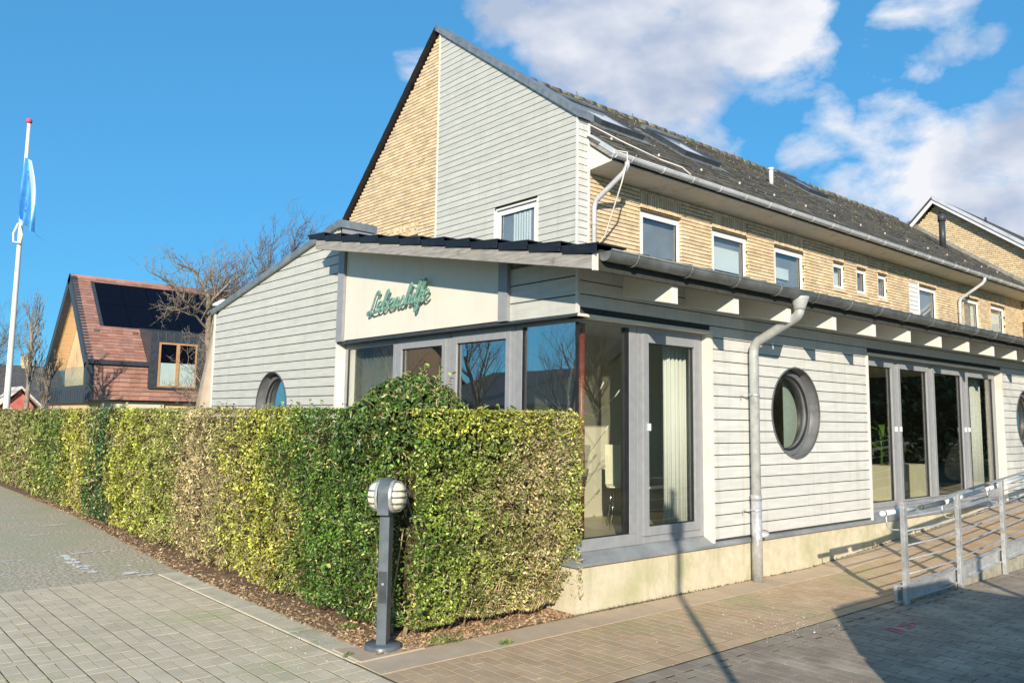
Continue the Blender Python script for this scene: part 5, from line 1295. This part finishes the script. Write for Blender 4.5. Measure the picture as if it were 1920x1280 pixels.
for i in range(2):
    x, y = -1.56 + U(-.05, .1), .32 + U(-.05, .1); stem(hr, [(x, y, 0), (x + U(-.04, .06), y - U(0, .05), .3), (x + U(-.08, .15), y - U(0, .1), .7), (x + U(-.1, .2), y + U(-.1, .1), 1.1)], U(.010, .018))
for i in range(4):
    x, y = -1.62 + U(-.03, .08), .45 + U(-.05, .15); stem(hl, [(x, y, 0), (x - U(0, .05), y - U(-.05, .05), .3), (x + U(-.06, .05), y + U(-.05, .15), .8)], U(.009, .016))
for i in range(14):
    x = U(-1.45, -.15); stem(hr, [(x, .28, 0), (x + U(-.05, .05), .2 + U(-.05, .05), .15), (x + U(-.1, .1), .1 + U(-.05, .05), .4)], U(.005, .010))
for i in range(22):
    y = U(.6, 8); stem(hl, [(xfL(y) + .28, y, 0), (xfL(y) + .2, y + U(-.05, .05), .15), (xfL(y) + .06, y + U(-.15, .15), .42)], U(.005, .010))

# ------------------------------------------------------------------ bollard lamp
bo = thing('bollard_lamp', 'grey square bollard lamp with two caged oval lights before the hedge corner', 'lamp'); bo.location = (-1.835, .135, .0); bo.rotation_euler = (0, 0, math.radians(-140 + 90))
mb = MB(); mb.lathe((0, 0, 0), [(.0, .048), (.128, .048), (.136, .040), (.136, .0)], 10); mb.build('base_plate', M_bollard, bo)
def arch(w, d, z0, z1, n=12):
    pts = [(-d / 2, 0, z0)]
    R0 = d / 2
    pts = [(0, -d / 2, z0)] + [(0, -R0 * math.cos(PI * k / n), z1 - R0 + R0 * math.sin(PI * k / n)) for k in range(n + 1)] + [(0, d / 2, z0)]
    return [(-w / 2, p[1], p[2]) for p in pts]
mb = MB(); mb.box(-.037, .037, -.048, .048, .045, .98); mb.build('post', M_bollard, bo, bevel=.004)
mb = MB(); mb.prism(arch(.086, .20, .955, 1.215), (.086, 0, 0)); mb.build('lamp_head', M_bollard, bo, bevel=.004)
mb = MB(); mb.box(-.030, .030, -.051, -.046, .335, .555); pn = mb.build('inspection_door', M_dark, bo, bevel=.002)
MB().box(-.006, .010, -.053, -.050, .46, .475).build('lock', M_galv, pn)
for sgn in (-1, 1):
    mb = MB(); mb.lathe((0, 0, 0), [(.118, .043 * sgn), (.118, .062 * sgn), (.104, .070 * sgn), (.100, .060 * sgn)], 26, 'x'); rm = mb.build('lamp_rim', M_galv, bo); rm.location = (0, 0, 1.085); 
    mb = MB(); mb.lathe((0, 0, 0), [(.102, .055 * sgn), (.100, .085 * sgn), (.086, .115 * sgn), (.055, .132 * sgn), (.0, .137 * sgn)], 26, 'x'); gl_ = mb.build('lamp_glass', M_opal, bo); gl_.location = (0, 0, 1.085)
    for k in (-1, 0, 1):
        mb = MB(); zz = k * .045; hw = math.sqrt(max(.001, .112 ** 2 - zz ** 2))
        mb.tube([(.060 * sgn, -hw, zz), (.10 * sgn, -hw * .93, zz), (.135 * sgn, -hw * .6, zz), (.147 * sgn, 0, zz), (.135 * sgn, hw * .6, zz), (.10 * sgn, hw * .93, zz), (.060 * sgn, hw, zz)], .0055, 6)
        c = mb.build('cage_bar', M_bollard, bo); c.location = (0, 0, 1.085)
    mb = MB(); mb.tube([(.060 * sgn, 0, -.112), (.10 * sgn, 0, -.105), (.135 * sgn, 0, -.066), (.147 * sgn, 0, 0), (.135 * sgn, 0, .066), (.10 * sgn, 0, .105), (.060 * sgn, 0, .112)], .0055, 6); c = mb.build('cage_bar', M_bollard, bo); c.location = (0, 0, 1.085)

# ------------------------------------------------------------------ ramp railing
rl = thing('ramp_railing', 'galvanised railing with flat posts, thin bars and white handrail beside the ramp', 'railing')
yR = -1.55
rsl = lambda x: zramp(x)
posts = [2.80, 4.07, 5.33, 6.6, 7.87, 9.14, 10.4]
for x in posts:
    mb = MB(); zt = .925 + rsl(x) * 1.05 + max(0, (x - 2.8) * .012); mb.box(x - .035, x + .035, yR - .02, yR + .02, 0.0, zt); mb.build('post', M_galv, rl, bevel=.003)
topz = lambda x: .93 + rsl(x) * 1.05 + max(0, (x - 2.8) * .012)
def bar(dz, r, m, nm, x0=2.80, x1=10.4, y=yR, flat=False):
    mb = MB(); xs_ = [x0] + [p for p in (3.8, 5, 6, 7, 8, 9, 10) if x0 < p < x1] + [x1]
    if flat:
        for a, b in zip(xs_[:-1], xs_[1:]): mb.hexa([(a, y - .022, topz(a) + dz), (b, y - .022, topz(b) + dz), (b, y + .022, topz(b) + dz), (a, y + .022, topz(a) + dz), (a, y - .022, topz(a) + dz + .012), (b, y - .022, topz(b) + dz + .012), (b, y + .022, topz(b) + dz + .012), (a, y + .022, topz(a) + dz + .012)])
    else: mb.tube([(x, y, topz(x) + dz) for x in xs_], r, 10)
    return mb.build(nm, m, rl)
bar(-.006, 0, M_galv, 'top_rail', x0=2.77, flat=True)
for k in range(5): bar(-.135 - .132 * k, .0075, M_galv, 'bar')
# handrail tube in lengths with black joints, carried on bent brackets
hx = [2.60, 3.30, 3.42, 4.0, 4.05, 5.12, 5.18, 6.5, 6.56, 8.2, 8.26, 10.4]
for i in range(0, len(hx), 2):
    a, b = hx[i], hx[i + 1]; mb = MB(); mb.tube([(a, yR + .11, topz(a) - .10), (b, yR + .11, topz(b) - .10)], .024, 14); mb.build('handrail', M_white if i != 2 else M_bollard, rl)
    mb = MB(); mb.tube([(a + .03, yR + .11, topz(a) - .10), (a + .05, yR + .11, topz(a + .02) - .10)], .0255, 14); mb.build('joint_ring', M_gasket, rl)
for x in posts:
    mb = MB(); z = topz(x) - .125; mb.tube([(x - .12, yR + .11, z + .005), (x - .11, yR + .11, z - .09), (x - .06, yR + .09, z - .13), (x, yR + .02, z - .13)], .007, 7); mb.build('handrail_bracket', M_galv, rl)
# base channel along the ramp edge and its concrete side
mb = MB(); xs_ = [2.72, 3.8, 5.0, 6.2, 7.4, 8.6, 10.4]
for a, b in zip(xs_[:-1], xs_[1:]):
    za, zb = rsl(a) + .02 + (a - 2.7) * .008, rsl(b) + .02 + (b - 2.7) * .008
    mb.hexa([(a, -1.50, za), (b, -1.50, zb), (b, -1.47, zb), (a, -1.47, za), (a, -1.50, za + .155), (b, -1.50, zb + .155), (b, -1.47, zb + .155), (a, -1.47, za + .155)])
    for dz in (0, .14): mb.hexa([(a, -1.53, za + dz), (b, -1.53, zb + dz), (b, -1.5003, zb + dz), (a, -1.5003, za + dz), (a, -1.53, za + dz + .012), (b, -1.53, zb + dz + .012), (b, -1.5003, zb + dz + .012), (a, -1.5003, za + dz + .012)])
mb.build('base_channel', M_galv, rl)
mb = MB(); xs_ = [3.6, 5.34]; 
ed = struct(MB().hexa([(3.3, -1.52, -.08), (5.30, -1.52, -.08), (5.30, -1.405, -.08), (3.3, -1.405, -.08), (3.3, -1.52, .02), (5.30, -1.52, rsl(5.3) + .035), (5.30, -1.405, rsl(5.3) + .035), (3.3, -1.405, .02)]).build('ramp_edge', M_conc))
x = 5.32
while x < 11: 
    MB().box(x, x + .243, -1.53, -1.405, -.08, rsl(x) + .03).build('kerb_stone', M_conc, ed, bevel=.008); x += .25

# ------------------------------------------------------------------ unseen things placed to cast the shadows in view
lp = thing('sign_post', 'slim grey post with a small street sign right of the camera', 'post'); lp.location = (-3.62, -5.03, 0)
MB().tube([(0, 0, -.05), (0, 0, 3.55)], .032, 12).build('pole', M_galv, lp); MB().tube([(0, 0, 3.55), (0, 0, 3.60)], .038, 12).build('cap', M_dark, lp)
MB().box(-.012, .012, -.02, .20, 3.15, 3.42).build('sign_plate', M_white, lp)
MB().box(-.06, .06, -.05, .05, 3.05, 3.35).build('clamp', M_dark, lp)
la = thing('shadow_lamp_post', 'bell-headed lamp post added out of view to cast the rounded wall shadow', 'lamp'); la.location = (.2, -6.0, 0)  # unseen lamp shape added to cast the rounded shadow on the wall
MB().tube([(0, 0, -.05), (0, 0, 3.0)], .045, 12).build('pole', M_dark, la)
mb = MB(); mb.lathe((0, 0, 2.98), [(.06, 0), (.21, .06), (.20, .20), (.15, .36), (.09, .46), (.03, .50), (.02, .62), (0, .62)], 20); mb.build('lantern', M_dark, la)
# van added out of view, rear sides closed, to shape the courtyard shadow
car = thing('shadow_van', 'small white van with closed rear sides added out of view to shade the courtyard paving', 'car'); car.location = (.78, -4.95, 0); car.rotation_euler = (0, 0, math.radians(-4))
W2 = .84
side = [(-2.0, .30), (-2.08, .62), (-1.98, .92), (-1.2, 1.0), (1.15, .98), (1.95, .82), (2.05, .55), (2.0, .28)]
mb = MB(); mb.prism([(x, -W2, z) for x, z in side], (0, 2 * W2, 0)); mb.build('body', M_van, car, bevel=.04)
mb = MB(); mb.hexa([(-1.72, -.66, 1.46), (.28, -.66, 1.46), (.28, .66, 1.46), (-1.72, .66, 1.46), (-1.62, -.60, 1.53), (.18, -.60, 1.53), (.18, .60, 1.53), (-1.62, .60, 1.53)]); mb.build('roof', M_van, car, bevel=.03)
for sy in (-1, 1):
    for (x0, x1, xt0, xt1) in ((-1.98, -1.80, -1.74, -1.62), (-.75, -.66, -.74, -.66), (1.02, 1.12, .20, .28)):
        MB().hexa([(x0, sy * .80, .95), (x1, sy * .80, .95), (x1, sy * .74, .95), (x0, sy * .74, .95), (xt0, sy * .66, 1.47), (xt1, sy * .66, 1.47), (xt1, sy * .61, 1.47), (xt0, sy * .61, 1.47)]).build('pillar', M_van, car)
    for (x0, x1, xt0, xt1) in ((-1.80, -.75, -1.62, -.74), (-.66, 1.02, -.66, .20)):
        MB().quad((x0, sy * .77, .97), (x1, sy * .77, .97), (xt1, sy * .635, 1.46), (xt0, sy * .635, 1.46)).build('side_window' if x0 > -1 else 'side_panel', G_side if x0 > -1 else M_van, car, recalc=False)
    for x in (-1.35, 1.30):
        mb = MB(); mb.lathe((x, sy * .76, .31), [(0, -.09), (.20, -.09), (.30, -.08), (.315, 0), (.30, .08), (.20, .09), (0, .09)], 24, 'y'); wh = mb.build('wheel', M_rubber, car)
        mb = MB(); mb.lathe((x, sy * .76 + sy * .085, .31), [(0, .01 * sy), (.19, .01 * sy), (.20, 0)], 20, 'y'); mb.build('rim', M_chrome, wh)
MB().quad((1.05, -.74, .98), (1.05, .74, .98), (.24, .62, 1.46), (.24, -.62, 1.46)).build('windscreen', G_side, car, recalc=False)
MB().quad((-1.97, -.74, .98), (-1.97, .74, .98), (-1.70, .62, 1.46), (-1.70, -.62, 1.46)).build('rear_window', G_side, car, recalc=False)

# ------------------------------------------------------------------ across the street: seen only mirrored in the panes
gable_house('bungalow', 'low bungalow with brown tiled roof mirrored in the middle sign-side panes', -33, -23, 22, 35, 2.4, 4.5, M_brick2, mat('brown_tiles', (.20, .13, .09), (.28, .19, .14), 5, .85, .3), 'y', (-28, 26, .7), [(23, 24.4, 1.0, 2.2, ('X', -22.98)), (27, 28.4, 1.0, 2.2, ('X', -22.98))])
gable_house('bungalow', 'beige gabled house mirrored low in the corner pane', -33, -25, 13, 19, 2.3, 3.9, M_trim, mat('brown_tiles2', (.09, .07, .06), (.14, .11, .09), 5, .85, .3), 'x', None, [(14.5, 16, 1.0, 2.2, ('X', -24.98))])
gable_house('villa', 'steep-roofed pinkish house mirrored in the leftmost casement', -30, -22, 40, 49, 3.0, 7.4, M_wallin2, M_roofd, 'y')
for i, (x, y, h, s_) in enumerate([(-15, 26, 6.0, 31), (-14.5, 19.5, 6.8, 32), (-14, 13.5, 6.2, 33), (-15.5, 16, 7.5, 34), (-16, 34, 7.0, 35), (-13.5, 10.5, 5.4, 36)]):
    tree('street_tree', ['bare street tree mirrored in the second casement', 'twiggy tree mirrored in the third sign-side window', 'broad bare tree mirrored in the glass corner', 'tall bare tree mirrored beside the corner post', 'far bare tree mirrored in the leftmost pane', 'small bare tree mirrored low by the corner'][i], (x, y, -.1), h, (0, 0), .5, 4, s_, .13, M_barkd, .45, .3, kids=(8, 6, 5, 3), wig=.08)
def bush(label, c, r, n, cols, size=.15):
    t = thing('garden_bush', label, 'bush', 'garden bushes across the courtyard'); t.location = (c[0], c[1], 0)
    d = rng.normal(0, 1, (n, 3)); d /= np.linalg.norm(d, axis=1)[:, None]; d[:, 2] = np.abs(d[:, 2]) * 1.0
    rr = 1 - rng.exponential(.10, n); p = d * rr[:, None] * np.array(r); p[:, 2] += .1
    k = np.array([mn.noise(Vector(q) * 1.6) for q in p]); p *= (1 + .35 * k)[:, None]
    V, cc = leaf_set(p, d, size * rng.uniform(.6, 1.3, n), np.array(cols)[rng.integers(0, len(cols), n)], np.zeros(n, bool))
    o = leafmesh('foliage', V, cc, M_leaf, t); o['kind'] = 'stuff'; MB().tube([(0, 0, -.1), (0, 0, r[2] * .7)], .08, 7).build('trunk', M_barkd, t)
    cb = MB().lathe((0, 0, 0), [(0, .1), (.75, .2), (.8, .5), (.5, .8), (0, .85)], 16).build('twig_core', M_core, t); cb.scale = r
EV = [(.05, .09, .025), (.09, .14, .03), (.16, .16, .05), (.24, .16, .08)]
for i, (x, y, a, b, c) in enumerate([(8.6, -10.6, .9, .9, 1.1), (18.5, -13.5, 1.8, 1.6, 4.0), (20, -12.5, 2.6, 2, 3.8), (23, -13, 3.2, 2.2, 6.0), (29, -12, 3.6, 2.2, 6.6), (36, -11, 4.2, 2.6, 8.0)]):
    bush(['small rounded bush in front of the olive courtyard house', 'tall dark bush at the right corner of the courtyard house', 'dark bush opposite the first long pane', 'largest dark bush opposite the four-pane window', 'olive bush further along the courtyard', 'last dark bush along the courtyard'][i], (x, y), (a, b, c), 8000, EV)
gable_house('garden_house', 'pink brick house with tiled roof behind the courtyard bushes', 19, 27, -27, -19, 2.6, 5.8, M_redw, mat('pink_tiles', (.26, .13, .09), (.32, .17, .12), 5, .85, .3), 'x')
gable_house('reflector_house', 'olive rendered house added across the courtyard to brighten the corner pane by reflection', 10.6, 16.5, -15.5, -9.0, 3.1, 5.2, mat('olive_render', (.50, .46, .28), (.56, .52, .34), 4, .9), M_roofd, 'y')  # sunlit wall added out of view so its reflection lightens the corner pane
fc = thing('picket_fence', 'low white picket fence at the far side of the courtyard', 'fence')
pm = MB().box(-.03, .03, -.012, .012, 0, .85).mesh('picket', M_white)
for i in range(60): instance('picket', pm, (6 + i * .32, -9.2, 0), fc)
MB().box(5.8, 25, -9.18, -9.15, .6, .68).build('fence_rail', M_white, fc); MB().box(5.8, 25, -9.18, -9.15, .2, .28).build('fence_rail', M_white, fc)
for i, (x, y, h, s_) in enumerate([(4.2, -7.6, 6.5, 41), (9.4, -8.3, 5, 42), (18, -9.6, 7, 43), (21.5, -10.4, 6.4, 44)]):
    tree('courtyard_tree', ['bare tree whose twig shadows fall across the ramp', 'bare tree mirrored in the terrace door', 'bare tree mirrored in the second tall pane', 'bare tree mirrored in the third tall pane'][i], (x, y, -.1), h, (0, 0), .5, 4, s_, .10, M_bark, .45, .3, kids=(8, 6, 5, 3), wig=.08)
